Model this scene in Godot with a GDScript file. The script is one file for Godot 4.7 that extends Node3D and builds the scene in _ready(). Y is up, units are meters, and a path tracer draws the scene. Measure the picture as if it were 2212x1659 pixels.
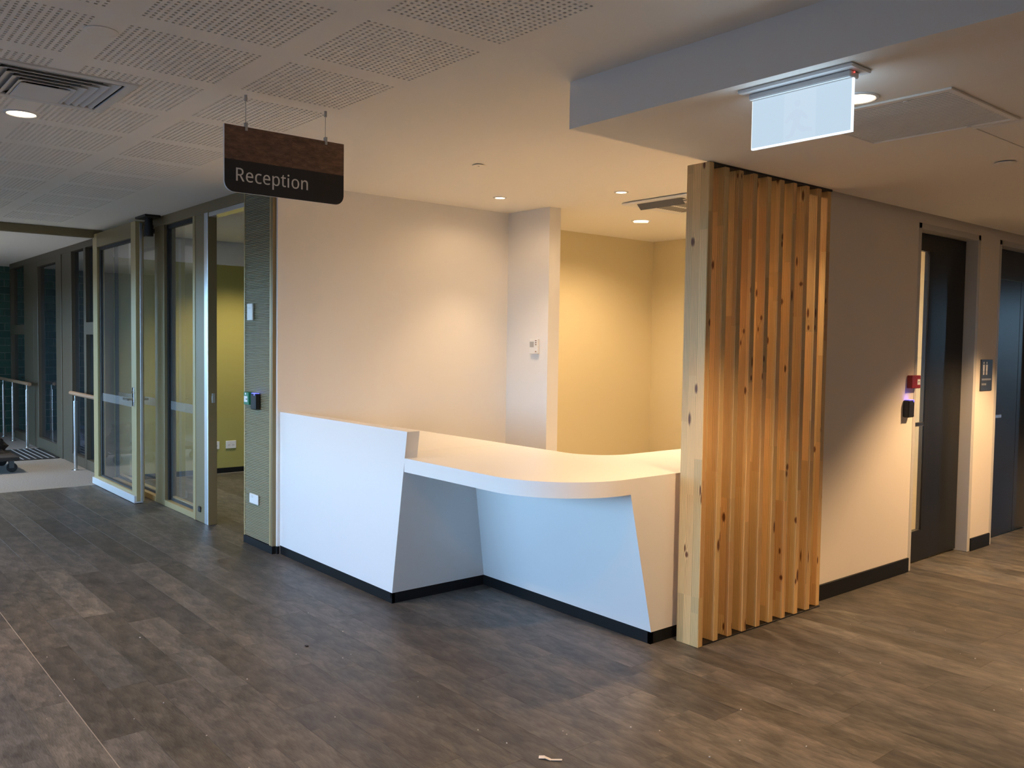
extends Node3D
# A reception desk in a public lobby: desk, pine screen, glazed meeting room, entry and corridor.
# X runs along the desk front (towards the corridor), Y is up, -Z runs into the reception alcove.

const CEIL := 2.7        # lobby and reception ceiling
const SOFFIT := 2.498    # corridor ceiling (the bulkhead)

var rng := RandomNumberGenerator.new()
var XF := Transform3D.IDENTITY   # applied to every point that is added to a shape
var grain := -1                  # axis (0, 1, 2) along which wood grain runs
var uv_off := Vector2.ZERO
var tone := Color.WHITE
var M := {}
var eye := Transform3D.IDENTITY
const FOCAL := 1875.954

func _ready() -> void:
	rng.seed = 7
	setup_view()
	make_materials()
	build_structure()
	build_ceiling()
	build_floor()
	build_glazing()
	build_entry()
	build_corridor_doors()
	build_desk()
	build_screen()
	build_lamps()
	build_ceiling_fittings()
	build_signs()
	build_wall_fittings()
	build_entry_things()
	build_debris()

# ---------------------------------------------------------------- view and daylight
func setup_view() -> void:
	var cam := Camera3D.new()
	cam.name = "camera"
	var right := Vector3(0.64103392, 0.0144162, -0.76737715)
	var up := Vector3(-0.04419178, 0.99885816, -0.01815103)
	var fwd := Vector3(-0.76623926, -0.04554719, -0.64093904)
	cam.transform = Transform3D(Basis(right, up, -fwd).orthonormalized(), Vector3(5.92947615, 1.55665361, 2.69778514))
	cam.fov = 47.707638
	cam.near = 0.05
	cam.far = 200.0
	cam.current = true
	add_child(cam)
	eye = cam.transform
	var env := Environment.new()
	env.background_mode = Environment.BG_SKY
	var sky_mat := ProceduralSkyMaterial.new()
	sky_mat.sky_top_color = Color(0.22, 0.42, 0.80).linear_to_srgb()
	sky_mat.sky_horizon_color = Color(0.39, 0.70, 1.0).linear_to_srgb()
	sky_mat.sky_curve = 0.18
	sky_mat.ground_bottom_color = Color(0.10, 0.10, 0.10).linear_to_srgb()
	sky_mat.ground_horizon_color = Color(0.20, 0.21, 0.22).linear_to_srgb()
	sky_mat.sky_energy_multiplier = 1.0
	sky_mat.ground_energy_multiplier = 1.0
	var sky := Sky.new()
	sky.sky_material = sky_mat
	env.sky = sky
	env.background_energy_multiplier = 17.0
	env.tonemap_mode = Environment.TONE_MAPPER_LINEAR
	env.tonemap_exposure = 1.0
	env.sdfgi_enabled = true
	env.ssao_enabled = true
	env.ssil_enabled = true
	var we := WorldEnvironment.new()
	we.name = "environment"
	we.environment = env
	add_child(we)

# ---------------------------------------------------------------- shape helpers
func begin() -> SurfaceTool:
	var st := SurfaceTool.new()
	st.begin(Mesh.PRIMITIVE_TRIANGLES)
	return st

# one flat convex polygon; "out" says which side is the outside
func face(st: SurfaceTool, pts: Array, out: Vector3) -> void:
	var n: Vector3 = (pts[1] - pts[0]).cross(pts[2] - pts[0])
	if n.length() < 1e-12 and pts.size() > 3:
		n = (pts[2] - pts[0]).cross(pts[3] - pts[0])
	n = n.normalized()
	var p := pts.duplicate()
	if n.dot(out) < 0.0:
		p.reverse()
		n = -n
	var ax := 0
	var ay := 1
	if grain >= 0:
		ax = grain
		var best := -1
		for k in 3:
			if k == grain:
				continue
			if best < 0 or absf(n[k]) < absf(n[best]):
				best = k
		ay = best
	else:
		if absf(n.x) > absf(n.y) and absf(n.x) > absf(n.z):
			ax = 2
		elif absf(n.y) > absf(n.z):
			ay = 2
	var wn := (XF.basis * n).normalized()
	for i in range(1, p.size() - 1):
		for k in [0, i + 1, i]:
			var q: Vector3 = p[k]
			st.set_normal(wn)
			st.set_uv(Vector2(q[ax], q[ay]) + uv_off)
			st.set_color(tone)
			st.add_vertex(XF * q)

func box(st: SurfaceTool, lo: Vector3, hi: Vector3, bev := 0.0) -> void:
	var c := (lo + hi) * 0.5
	var h := (hi - lo) * 0.5
	bev = minf(bev, minf(h.x, minf(h.y, h.z)) * 0.9)
	if bev <= 0.0:
		for k in 3:
			var i := (k + 1) % 3
			var j := (k + 2) % 3
			for s in [-1.0, 1.0]:
				var pts := []
				for q in [[-1.0, -1.0], [1.0, -1.0], [1.0, 1.0], [-1.0, 1.0]]:
					var v := Vector3.ZERO
					v[k] = s * h[k]
					v[i] = q[0] * h[i]
					v[j] = q[1] * h[j]
					pts.append(c + v)
				var o := Vector3.ZERO
				o[k] = s
				face(st, pts, o)
		return
	var P := func(sg: Vector3, k: int) -> Vector3:
		var v := Vector3.ZERO
		for a in 3:
			v[a] = sg[a] * (h[a] if a == k else h[a] - bev)
		return c + v
	for k in 3:
		var i := (k + 1) % 3
		var j := (k + 2) % 3
		for s in [-1.0, 1.0]:
			var pts := []
			var o := Vector3.ZERO
			o[k] = s
			for q in [[-1.0, -1.0], [1.0, -1.0], [1.0, 1.0], [-1.0, 1.0]]:
				var sg := Vector3.ZERO
				sg[k] = s
				sg[i] = q[0]
				sg[j] = q[1]
				pts.append(P.call(sg, k))
			face(st, pts, o)
		# edges along axis k
		for si in [-1.0, 1.0]:
			for sj in [-1.0, 1.0]:
				var a := Vector3.ZERO
				a[i] = si
				a[j] = sj
				a[k] = -1.0
				var b := a
				b[k] = 1.0
				var o2 := Vector3.ZERO
				o2[i] = si
				o2[j] = sj
				face(st, [P.call(a, i), P.call(b, i), P.call(b, j), P.call(a, j)], o2)
	for sx in [-1.0, 1.0]:
		for sy in [-1.0, 1.0]:
			for sz in [-1.0, 1.0]:
				var sg := Vector3(sx, sy, sz)
				face(st, [P.call(sg, 0), P.call(sg, 1), P.call(sg, 2)], sg)

# a slab: convex polygon "pts" pushed along "thick"
func slab(st: SurfaceTool, pts: Array, thick: Vector3) -> void:
	var c := Vector3.ZERO
	for p in pts:
		c += p
	c = c / pts.size() + thick * 0.5
	face(st, pts, -thick)
	var back := []
	for p in pts:
		back.append(p + thick)
	face(st, back, thick)
	for i in pts.size():
		var j := (i + 1) % pts.size()
		var q := [pts[i], pts[j], back[j], back[i]]
		face(st, q, (pts[i] + back[j]) * 0.5 - c)

# horizontal outline (x, z), any shape, between y0 and y1
func prism_y(st: SurfaceTool, poly: PackedVector2Array, y0: float, y1: float) -> void:
	var tri := Geometry2D.triangulate_polygon(poly)
	for t in range(0, tri.size(), 3):
		var a := poly[tri[t]]
		var b := poly[tri[t + 1]]
		var c := poly[tri[t + 2]]
		face(st, [Vector3(a.x, y1, a.y), Vector3(b.x, y1, b.y), Vector3(c.x, y1, c.y)], Vector3.UP)
		face(st, [Vector3(a.x, y0, a.y), Vector3(b.x, y0, b.y), Vector3(c.x, y0, c.y)], Vector3.DOWN)
	var ccw := 0.0
	for i in poly.size():
		var p := poly[i]
		var q := poly[(i + 1) % poly.size()]
		ccw += p.x * q.y - q.x * p.y
	for i in poly.size():
		var p := poly[i]
		var q := poly[(i + 1) % poly.size()]
		var d := q - p
		var o := Vector3(d.y, 0, -d.x) * signf(ccw)
		face(st, [Vector3(p.x, y0, p.y), Vector3(q.x, y0, q.y), Vector3(q.x, y1, q.y), Vector3(p.x, y1, p.y)], o)

# a turned shape about a vertical axis through c; profile of (radius, height)
func lathe(st: SurfaceTool, c: Vector3, prof: Array, segs := 32) -> void:
	for k in prof.size() - 1:
		var a: Vector2 = prof[k]
		var b: Vector2 = prof[k + 1]
		var d := b - a
		var pn := Vector2(d.y, -d.x).normalized()
		for i in segs:
			var t0 := TAU * i / segs
			var t1 := TAU * (i + 1) / segs
			var q := []
			for e in [[a, t0], [a, t1], [b, t1], [b, t0]]:
				q.append([c + Vector3(e[0].x * cos(e[1]), e[0].y, e[0].x * sin(e[1])), Vector3(pn.x * cos(e[1]), pn.y, pn.x * sin(e[1]))])
			for t in [[0, 1, 2], [0, 2, 3]]:
				var g: Vector3 = (q[t[1]][0] - q[t[0]][0]).cross(q[t[2]][0] - q[t[0]][0])
				if g.length() < 1e-12:
					continue
				var ord: Array = t if g.dot(q[t[0]][1]) < 0.0 else [t[0], t[2], t[1]]
				for v in ord:
					st.set_normal((XF.basis * q[v][1]).normalized())
					st.set_uv(Vector2(q[v][0].x, q[v][0].z))
					st.set_color(tone)
					st.add_vertex(XF * q[v][0])

func tube(st: SurfaceTool, a: Vector3, b: Vector3, r: float, segs := 16) -> void:
	var d := b - a
	var y := d.normalized()
	var x := y.cross(Vector3(0.31, 0.2, 0.93)).normalized()
	var keep := XF
	XF = XF * Transform3D(Basis(x, y, x.cross(y)), a)
	lathe(st, Vector3.ZERO, [Vector2(0, 0), Vector2(r, 0), Vector2(r, d.length()), Vector2(0, d.length())], segs)
	XF = keep

# ---------------------------------------------------------------- scene helpers
var used := {}
func numbered(called: String) -> String:
	var n: int = used.get(called, 0)
	used[called] = n + 1
	return called if n == 0 else "%s_%03d" % [called, n]

func tag(o: Node3D, label: String, category := "", group := "", kind := "") -> void:
	if label:
		o.set_meta("label", label)
	if category:
		o.set_meta("category", category)
	if group:
		o.set_meta("group", group)
	if kind:
		o.set_meta("kind", kind)

func thing(called: String, at: Vector3, label: String, category: String, group := "", kind := "") -> Node3D:
	var o := Node3D.new()
	o.name = numbered(called)
	o.position = at
	add_child(o)
	tag(o, label, category, group, kind)
	return o

func mesh_part(called: String, mesh: Mesh, m: Material, parent: Node3D) -> MeshInstance3D:
	var o := MeshInstance3D.new()
	o.name = called
	o.mesh = mesh
	o.material_override = m
	parent.add_child(o, true)
	o.position = -parent.global_position if parent != self else Vector3.ZERO
	return o

func part(called: String, st: SurfaceTool, m: Material, parent: Node3D) -> MeshInstance3D:
	return mesh_part(called, st.commit(), m, parent)

func boxpart(called: String, lo: Vector3, hi: Vector3, m: Material, parent: Node3D, bev := 0.0) -> MeshInstance3D:
	var st := begin()
	box(st, lo, hi, bev)
	return part(called, st, m, parent)

# a piece of the setting
func struct(called: String, st: SurfaceTool, m: Material, label := "") -> MeshInstance3D:
	var o := part(called, st, m, self)
	o.set_meta("kind", "structure")
	if label:
		o.set_meta("label", label)
	return o

func struct_box(called: String, lo: Vector3, hi: Vector3, m: Material, label := "", bev := 0.0) -> MeshInstance3D:
	var st := begin()
	box(st, lo, hi, bev)
	return struct(called, st, m, label)

func px(p: Vector3) -> Vector3:   # where a point shows in the picture (x, y in pixels, z depth)
	var q := eye.affine_inverse() * p
	return Vector3(1106.0 + FOCAL * q.x / -q.z, 829.5 - FOCAL * q.y / -q.z, -q.z)

# ---------------------------------------------------------------- materials
func mat(called: String, c: Color, rough: float, metal := 0.0, spec := 0.5) -> StandardMaterial3D:
	var m := StandardMaterial3D.new()
	m.resource_name = called
	m.albedo_color = c.linear_to_srgb()
	m.roughness = rough
	m.metallic = metal
	m.metallic_specular = spec
	M[called] = m
	return m

func glow(called: String, c: Color, power: float) -> StandardMaterial3D:
	var m := mat(called, Color(0.8, 0.8, 0.8), 0.4)
	m.emission_enabled = true
	m.emission = c.linear_to_srgb()
	m.emission_energy_multiplier = power
	return m

func noise(s: int, freq: float, oct := 3) -> FastNoiseLite:
	var n := FastNoiseLite.new()
	n.seed = s
	n.noise_type = FastNoiseLite.TYPE_SIMPLEX_SMOOTH
	n.frequency = freq
	n.fractal_octaves = oct
	return n

func picture(w: int, h: int, fn: Callable) -> ImageTexture:
	var data := PackedByteArray()
	data.resize(w * h * 3)
	var k := 0
	for y in h:
		for x in w:
			var c: Color = fn.call(x, y)
			data[k] = clampi(int(c.r * 255.0), 0, 255)
			data[k + 1] = clampi(int(c.g * 255.0), 0, 255)
			data[k + 2] = clampi(int(c.b * 255.0), 0, 255)
			k += 3
	return ImageTexture.create_from_image(Image.create_from_data(w, h, false, Image.FORMAT_RGB8, data))

# laminated pine: 2.6 m along the grain (across the image) by 0.72 m
func pine_picture(s: int) -> ImageTexture:
	var r := RandomNumberGenerator.new()
	r.seed = s
	var w := 1024
	var h := 576
	var strips := []
	var rows := 15
	for i in rows:
		var joints := []
		var x := r.randf_range(-0.6, 0.0)
		while x < 2.6:
			var l := r.randf_range(0.5, 1.3)
			joints.append([x, x + l, r.randf_range(0.90, 1.06), r.randf_range(-0.03, 0.03), r.randf() * 90.0])
			x += l
		strips.append(joints)
	var knots := []
	for i in 34:
		knots.append([r.randf_range(0.05, 2.55), r.randf_range(0.0, 0.72), r.randf_range(0.010, 0.030), r.randf_range(0.004, 0.010)])
	var fine := noise(s + 1, 1.0, 2)
	var slow := noise(s + 2, 1.0, 2)
	var fn := func(ix: int, iy: int) -> Color:
		var u := 2.6 * ix / w
		var v := 0.72 * iy / h
		var row := clampi(int(v / 0.048), 0, rows - 1)
		var seg: Array = strips[row][0]
		for e in strips[row]:
			if u >= e[0] and u < e[1]:
				seg = e
		var bend := 0.0
		var knot := 0.0
		for kn in knots:
			var dx: float = (u - kn[0])
			var dy: float = (v - kn[1])
			if absf(dx) > 0.12 or absf(dy) > 0.05:
				continue
			var e: float = (dx * dx) / (kn[2] * kn[2]) + (dy * dy) / (kn[3] * kn[3])
			if e < 1.0:
				knot = maxf(knot, 1.0 - e * 0.35)
			elif e < 2.2:
				knot = maxf(knot, 0.45 * (2.2 - e) / 1.2)
			bend += 0.010 * signf(dy) * exp(-(dx * dx) / 0.0012 - absf(dy) / 0.012)
		var ring: float = sin((v + bend + 0.006 * slow.get_noise_2d(u * 1.1 + seg[4], v * 9.0)) * 640.0 + seg[4]) * 0.5 + 0.5
		var g: float = fine.get_noise_2d(u * 7.0 + seg[4], v * 420.0)
		var b: float = seg[2] * (1.0 - 0.13 * ring * ring + 0.06 * g)
		var c := Color(0.93 * b, (0.80 + seg[3]) * b - 0.02 * ring, (0.60 + seg[3]) * b - 0.04 * ring)
		return c.lerp(Color(0.36, 0.20, 0.11), clampf(knot, 0.0, 0.9))   # brown knots of the pine
	return picture(w, h, fn)

# dark limed-oak print of the vinyl planks: 2.4 m by 1.2 m
func oak_picture(s: int) -> ImageTexture:
	var fine := noise(s, 1.0, 2)
	var blot := noise(s + 1, 1.0, 4)
	var pore := noise(s + 2, 1.0, 1)
	var w := 1536
	var h := 768
	var fn := func(ix: int, iy: int) -> Color:
		var u := 2.4 * ix / w
		var v := 1.2 * iy / h
		var g: float = fine.get_noise_2d(u * 14.0, v * 250.0)
		var b: float = blot.get_noise_2d(u * 4.4, v * 9.0)
		var p: float = pore.get_noise_2d(u * 22.0, v * 430.0)
		var cath: float = sin((v * 60.0 + b * 3.5 + u * 1.3) * 2.0)
		var l: float = 0.71 + 0.11 * g + 0.19 * b + 0.035 * cath - 0.16 * maxf(0.0, p - 0.2)
		return Color(l, l * (0.985 - 0.02 * b), l * (0.96 - 0.04 * b))
	return picture(w, h, fn)

func make_materials() -> void:
	var bump := NoiseTexture2D.new()
	bump.noise = noise(5, 0.045, 3)
	bump.width = 256
	bump.height = 256
	bump.seamless = true
	bump.as_normal_map = true
	bump.bump_strength = 1.2
	for e in [["plaster", Color(0.80, 0.785, 0.76), 0.75], ["ceiling", Color(0.90, 0.86, 0.775), 0.8], ["yellow_paint", Color(0.74, 0.65, 0.42), 0.7], ["olive_paint", Color(0.40, 0.365, 0.115), 0.6], ["corridor_paint", Color(0.78, 0.73, 0.66), 0.7]]:
		var m := mat(e[0], e[1], e[2], 0.0, 0.35)
		m.normal_enabled = true
		m.normal_texture = bump
		m.normal_scale = 0.12
		m.uv1_triplanar = true
		m.uv1_world_triplanar = true
		m.uv1_scale = Vector3(3, 3, 3)
	mat("desk_white", Color(0.81, 0.81, 0.80), 0.28)
	mat("white_plastic", Color(0.80, 0.80, 0.78), 0.35)
	mat("white_metal", Color(0.74, 0.73, 0.70), 0.45)
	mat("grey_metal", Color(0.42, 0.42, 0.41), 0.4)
	mat("black_skirting", Color(0.010, 0.011, 0.012), 0.5, 0.0, 0.3)
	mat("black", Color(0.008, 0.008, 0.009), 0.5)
	mat("fleece", Color(0.012, 0.011, 0.010), 0.95)
	mat("bronze", Color(0.245, 0.185, 0.09), 0.38, 0.15)
	mat("bronze_light", Color(0.46, 0.36, 0.17), 0.36, 0.2)
	mat("bronze_dark", Color(0.085, 0.068, 0.042), 0.45, 0.1)
	mat("ribbed_bronze", Color(0.33, 0.30, 0.195), 0.5, 0.1)
	mat("aluminium", Color(0.72, 0.74, 0.76), 0.32, 0.85)
	mat("steel", Color(0.78, 0.78, 0.78), 0.16, 1.0)
	mat("gasket", Color(0.012, 0.012, 0.012), 0.6)
	mat("door_charcoal", Color(0.014, 0.015, 0.017), 0.30, 0.0, 0.35)
	mat("frame_grey", Color(0.56, 0.55, 0.52), 0.45)
	mat("rail_wood", Color(0.30, 0.185, 0.11), 0.45)
	mat("brick_green", Color(0.045, 0.11, 0.085), 0.4)
	mat("brick_green_dark", Color(0.034, 0.088, 0.072), 0.42)
	mat("mortar", Color(0.22, 0.26, 0.24), 0.9)
	mat("red_plastic", Color(0.30, 0.018, 0.014), 0.35)
	mat("green_plastic", Color(0.015, 0.20, 0.10), 0.4)
	mat("sign_black", Color(0.012, 0.011, 0.011), 0.4)
	mat("sign_edge", Color(0.80, 0.81, 0.82), 0.35)
	mat("lettering", Color(0.88, 0.86, 0.82), 0.5)
	mat("rubber", Color(0.02, 0.02, 0.02), 0.7)
	mat("bag_cloth", Color(0.035, 0.028, 0.024), 0.85)
	mat("tarp_blue", Color(0.02, 0.06, 0.16), 0.45)
	mat("paper", Color(0.62, 0.58, 0.52), 0.8)
	mat("seal_grey", Color(0.55, 0.55, 0.54), 0.6)
	mat("louvre_dark", Color(0.10, 0.105, 0.11), 0.5)
	mat("seam_weld", Color(0.30, 0.26, 0.21), 0.6)
	mat("paving", Color(0.032, 0.032, 0.032), 0.9)
	mat("taupe_paint", Color(0.24, 0.21, 0.18), 0.7)
	mat("slate_plastic", Color(0.035, 0.042, 0.050), 0.4)
	# concrete of the entry floor, with a stony speckle
	var speck := NoiseTexture2D.new()
	speck.noise = noise(21, 0.16, 3)
	speck.width = 512
	speck.height = 512
	speck.seamless = true
	var ramp := Gradient.new()
	ramp.set_color(0, Color(0.50, 0.49, 0.48))
	ramp.set_color(1, Color(0.80, 0.79, 0.77))
	speck.color_ramp = ramp
	var conc := mat("concrete", Color(0.85, 0.82, 0.78), 0.7)
	conc.albedo_texture = speck
	conc.uv1_triplanar = true
	conc.uv1_world_triplanar = true
	conc.uv1_scale = Vector3(0.9, 0.9, 0.9)
	# glass
	var glass := mat("glass", Color(0.9, 0.97, 0.95), 0.0)
	glass.transparency = BaseMaterial3D.TRANSPARENCY_ALPHA
	glass.albedo_color.a = 0.06
	var dim := mat("tinted_glass", Color(0.018, 0.026, 0.034), 0.0)
	dim.transparency = BaseMaterial3D.TRANSPARENCY_ALPHA
	dim.albedo_color.a = 0.5
	var film := mat("frost_film", Color(0.34, 0.35, 0.35), 0.6)
	film.transparency = BaseMaterial3D.TRANSPARENCY_ALPHA
	film.albedo_color.a = 0.42
	# wood
	var pine := mat("pine", Color(0.86, 0.82, 0.71), 0.42)
	pine.albedo_texture = pine_picture(31)
	pine.uv1_scale = Vector3(1.0 / 2.6, 1.0 / 0.72, 1)
	var sign_wood := mat("sign_wood", Color(0.36, 0.20, 0.135), 0.5)
	var oak := oak_picture(61)
	sign_wood.albedo_texture = oak
	sign_wood.uv1_scale = Vector3(1.0 / 0.8, 1.0 / 0.4, 1)
	var floor_mat := mat("floor_plank", Color(1, 1, 1), 0.46, 0.0, 0.42)
	floor_mat.albedo_texture = oak
	floor_mat.vertex_color_use_as_albedo = true
	floor_mat.uv1_scale = Vector3(1.0 / 2.4, 1.0 / 1.2, 1)
	mat("bounce_floor", Color(0.52, 0.49, 0.45), 0.95)
	mat("floor_joint", Color(0.05, 0.043, 0.037), 0.8)
	# things that glow
	glow("lamp_warm", Color(1.0, 0.78, 0.50), 9.0)
	glow("lamp_tube", Color(1.0, 0.80, 0.52), 5.0)
	glow("led_blue", Color(0.02, 0.03, 1.0), 2.6)
	glow("led_red", Color(1.0, 0.06, 0.03), 0.9)
	glow("exit_edge", Color(0.80, 0.92, 1.0), 1.35)

# ---------------------------------------------------------------- the building
func build_structure() -> void:
	# reception alcove
	struct_box("wall_reception_side", Vector3(-0.12, 0, -2.29), Vector3(0.02, CEIL + 0.2, -0.03), M.plaster, "white plaster wall behind the left end of the desk")
	struct_box("wall_nib", Vector3(0.02, 0, -2.305), Vector3(0.555, CEIL + 0.2, -2.18), M.plaster, "short white wall return with the thermostat")
	struct_box("wall_reception_left", Vector3(-0.567, 0, -4.75), Vector3(-0.447, CEIL + 0.2, -2.2), M.yellow_paint, "pale yellow wall at the rear of the reception")
	struct_box("wall_reception_back", Vector3(-0.447, 0, -4.75), Vector3(2.97, CEIL + 0.2, -4.63), M.yellow_paint, "pale yellow end wall of the reception")
	# wall between reception and corridor, with its two door openings
	for seg in [[-3.325, -2.074], [-4.694, -4.343], [-9.2, -5.74]]:
		struct_box("wall_corridor", Vector3(2.97, 0, seg[0]), Vector3(3.088, CEIL + 0.2, seg[1]), M.corridor_paint, "corridor wall beside the charcoal doors")
	for seg in [[-4.343, -3.325], [-5.74, -4.694]]:
		struct_box("wall_corridor", Vector3(2.97, 2.44, seg[0]), Vector3(3.088, CEIL + 0.2, seg[1]), M.corridor_paint, "corridor wall above a charcoal door")
	for seg in [[-3.325, -2.074], [-4.694, -4.343], [-9.2, -5.74]]:
		struct_box("baseboard_corridor", Vector3(3.086, 0, seg[0]), Vector3(3.099, 0.10, seg[1]), M.black_skirting, "black skirting along the corridor wall", 0.002)
	struct_box("wall_corridor_right", Vector3(5.5, 0, -9.2), Vector3(5.62, CEIL + 0.2, 0.057), M.taupe_paint)
	# the closet behind the further door
	struct_box("wall_closet", Vector3(1.9, 0, -5.95), Vector3(2.97, CEIL, -5.8), M.plaster)
	# corridor end with a tall window
	struct_box("wall_corridor_end", Vector3(3.088, 0, -9.32), Vector3(4.38, CEIL + 0.2, -9.2), M.corridor_paint)
	struct_box("wall_corridor_end", Vector3(4.66, 0, -9.32), Vector3(5.5, CEIL + 0.2, -9.2), M.corridor_paint)
	struct_box("wall_corridor_end", Vector3(4.38, 2.3, -9.32), Vector3(4.66, CEIL + 0.2, -9.2), M.corridor_paint)
	window_frame("window_5", Vector3(4.38, 0.0, -9.27), Vector3(4.66, 2.3, -9.22), 1)
	# bulkhead over the corridor
	struct_box("ceiling_corridor", Vector3(3.137, SOFFIT, -9.32), Vector3(8.32, CEIL + 0.2, 0.057), M.ceiling, "dropped white plasterboard ceiling over the corridor")
	struct_box("ceiling_closet", Vector3(1.9, 2.6, -9.32), Vector3(3.137, CEIL + 0.2, -4.75), M.ceiling)
	# meeting room behind the glass
	struct_box("wall_meeting_end", Vector3(-4.16, 0, -3.4), Vector3(-4.02, 2.43, -0.02), M.olive_paint, "olive yellow end wall of the meeting room")
	struct_box("wall_meeting_bulkhead", Vector3(-4.16, 2.43, -3.4), Vector3(-4.02, CEIL + 0.2, -0.02), M.plaster, "cream band above the olive meeting room wall")
	struct_box("wall_meeting_back", Vector3(-4.16, 0, -3.52), Vector3(-0.56, CEIL + 0.2, -3.4), M.plaster)
	struct_box("wall_meeting_side", Vector3(-0.56, 0, -2.3), Vector3(-0.12, CEIL + 0.2, -2.18), M.plaster)
	struct_box("baseboard_meeting", Vector3(-4.02, 0, -3.4), Vector3(-4.008, 0.06, -0.1), M.black_skirting, "black skirting along the olive wall", 0.002)
	# lobby shell outside the picture
	struct_box("wall_right", Vector3(8.2, 0, -0.1), Vector3(8.32, CEIL + 0.2, 6.0), M.taupe_paint)
	struct_box("wall_lobby_back", Vector3(5.5, 0, -0.06), Vector3(8.2, CEIL + 0.2, 0.057), M.taupe_paint)
	struct_box("wall_lobby_left", Vector3(-4.12, 0, 2.6), Vector3(-4.0, CEIL + 0.2, 6.0), M.taupe_paint)
	# the window wall that faces the desk
	struct_box("wall_front", Vector3(-4.12, 0, 5.8), Vector3(-2.6, CEIL + 0.2, 5.95), M.taupe_paint)
	struct_box("wall_front", Vector3(4.6, 0, 5.8), Vector3(8.32, CEIL + 0.2, 5.95), M.taupe_paint)
	struct_box("wall_front", Vector3(-2.6, 2.40, 5.8), Vector3(4.6, CEIL + 0.2, 5.95), M.taupe_paint)
	struct_box("wall_front", Vector3(-2.6, 0, 5.8), Vector3(4.6, 0.6, 5.95), M.taupe_paint)  # unseen sill, added to cut light bounced off the ground
	window_frame("window_4", Vector3(-2.6, 0.6, 5.84), Vector3(4.6, 2.40, 5.91), 5)
	struct_box("ground_outside", Vector3(-60, -0.3, 5.95), Vector3(60, -0.05, 70), M.paving)
	struct_box("ground_outside", Vector3(-60, -0.3, -70), Vector3(60, -0.05, -9.32), M.paving)
	# roof slab over everything
	struct_box("roof_slab", Vector3(-10.6, CEIL + 0.2, -9.4), Vector3(8.4, CEIL + 0.4, 6.05), M.paving)

# a run of fixed glazing along X: frame bars and one pane per bay
func window_frame(called: String, lo: Vector3, hi: Vector3, bays: int) -> void:
	var o := thing(called, Vector3((lo.x + hi.x) * 0.5, lo.y, (lo.z + hi.z) * 0.5), "", "", "", "structure")
	var st := begin()
	box(st, Vector3(lo.x, lo.y, lo.z), Vector3(hi.x, lo.y + 0.07, hi.z))
	box(st, Vector3(lo.x, hi.y - 0.07, lo.z), Vector3(hi.x, hi.y, hi.z))
	for k in bays + 1:
		var x := lerpf(lo.x, hi.x - 0.06, float(k) / bays)
		box(st, Vector3(x, lo.y + 0.07, lo.z), Vector3(x + 0.06, hi.y - 0.07, hi.z))
	part("window_frame", st, M.bronze, o)
	var zc := (lo.z + hi.z) * 0.5
	for k in bays:
		var x0 := lerpf(lo.x, hi.x - 0.06, float(k) / bays) + 0.06
		var x1 := lerpf(lo.x, hi.x - 0.06, float(k + 1) / bays)
		pane("pane", Vector3(x0, lo.y + 0.07, zc), Vector3(x1, hi.y - 0.07, zc), M.glass, o)

# a single sheet of glass in the plane z = const
func pane(called: String, lo: Vector3, hi: Vector3, m: Material, parent: Node3D) -> MeshInstance3D:
	var st := begin()
	face(st, [lo, Vector3(hi.x, lo.y, lo.z), Vector3(hi.x, hi.y, lo.z), Vector3(lo.x, hi.y, lo.z)], Vector3.BACK)
	return part(called, st, m, parent)

# ---------------------------------------------------------------- ceiling
const PITCH := 0.0258
const CELLS := 20
const HOLE := 0.0115
var cuts := []     # rectangles [x0, x1, z0, z1] left out of the plain ceiling

func perforated_panel(keep: Callable, open: Callable) -> ArrayMesh:
	var st := begin()
	var e := (PITCH - HOLE) * 0.5
	for i in CELLS:
		for j in CELLS:
			var x0 := i * PITCH
			var z0 := j * PITCH
			var x1 := x0 + PITCH
			var z1 := z0 + PITCH
			if not keep.call(x0 + PITCH * 0.5, z0 + PITCH * 0.5):
				continue
			if not open.call(x0 + PITCH * 0.5, z0 + PITCH * 0.5):
				face(st, [Vector3(x0, 0, z0), Vector3(x1, 0, z0), Vector3(x1, 0, z1), Vector3(x0, 0, z1)], Vector3.DOWN)
				continue
			var a0 := x0 + e
			var a1 := x1 - e
			var b0 := z0 + e
			var b1 := z1 - e
			face(st, [Vector3(x0, 0, z0), Vector3(x1, 0, z0), Vector3(x1, 0, b0), Vector3(x0, 0, b0)], Vector3.DOWN)
			face(st, [Vector3(x0, 0, b1), Vector3(x1, 0, b1), Vector3(x1, 0, z1), Vector3(x0, 0, z1)], Vector3.DOWN)
			face(st, [Vector3(x0, 0, b0), Vector3(a0, 0, b0), Vector3(a0, 0, b1), Vector3(x0, 0, b1)], Vector3.DOWN)
			face(st, [Vector3(a1, 0, b0), Vector3(x1, 0, b0), Vector3(x1, 0, b1), Vector3(a1, 0, b1)], Vector3.DOWN)
			var t := 0.012
			face(st, [Vector3(a0, 0, b0), Vector3(a0, 0, b1), Vector3(a0, t, b1), Vector3(a0, t, b0)], Vector3.RIGHT)
			face(st, [Vector3(a1, 0, b0), Vector3(a1, 0, b1), Vector3(a1, t, b1), Vector3(a1, t, b0)], Vector3.LEFT)
			face(st, [Vector3(a0, 0, b0), Vector3(a1, 0, b0), Vector3(a1, t, b0), Vector3(a0, t, b0)], Vector3.BACK)
			face(st, [Vector3(a0, 0, b1), Vector3(a1, 0, b1), Vector3(a1, t, b1), Vector3(a0, t, b1)], Vector3.FORWARD)
	return st.commit()

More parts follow.
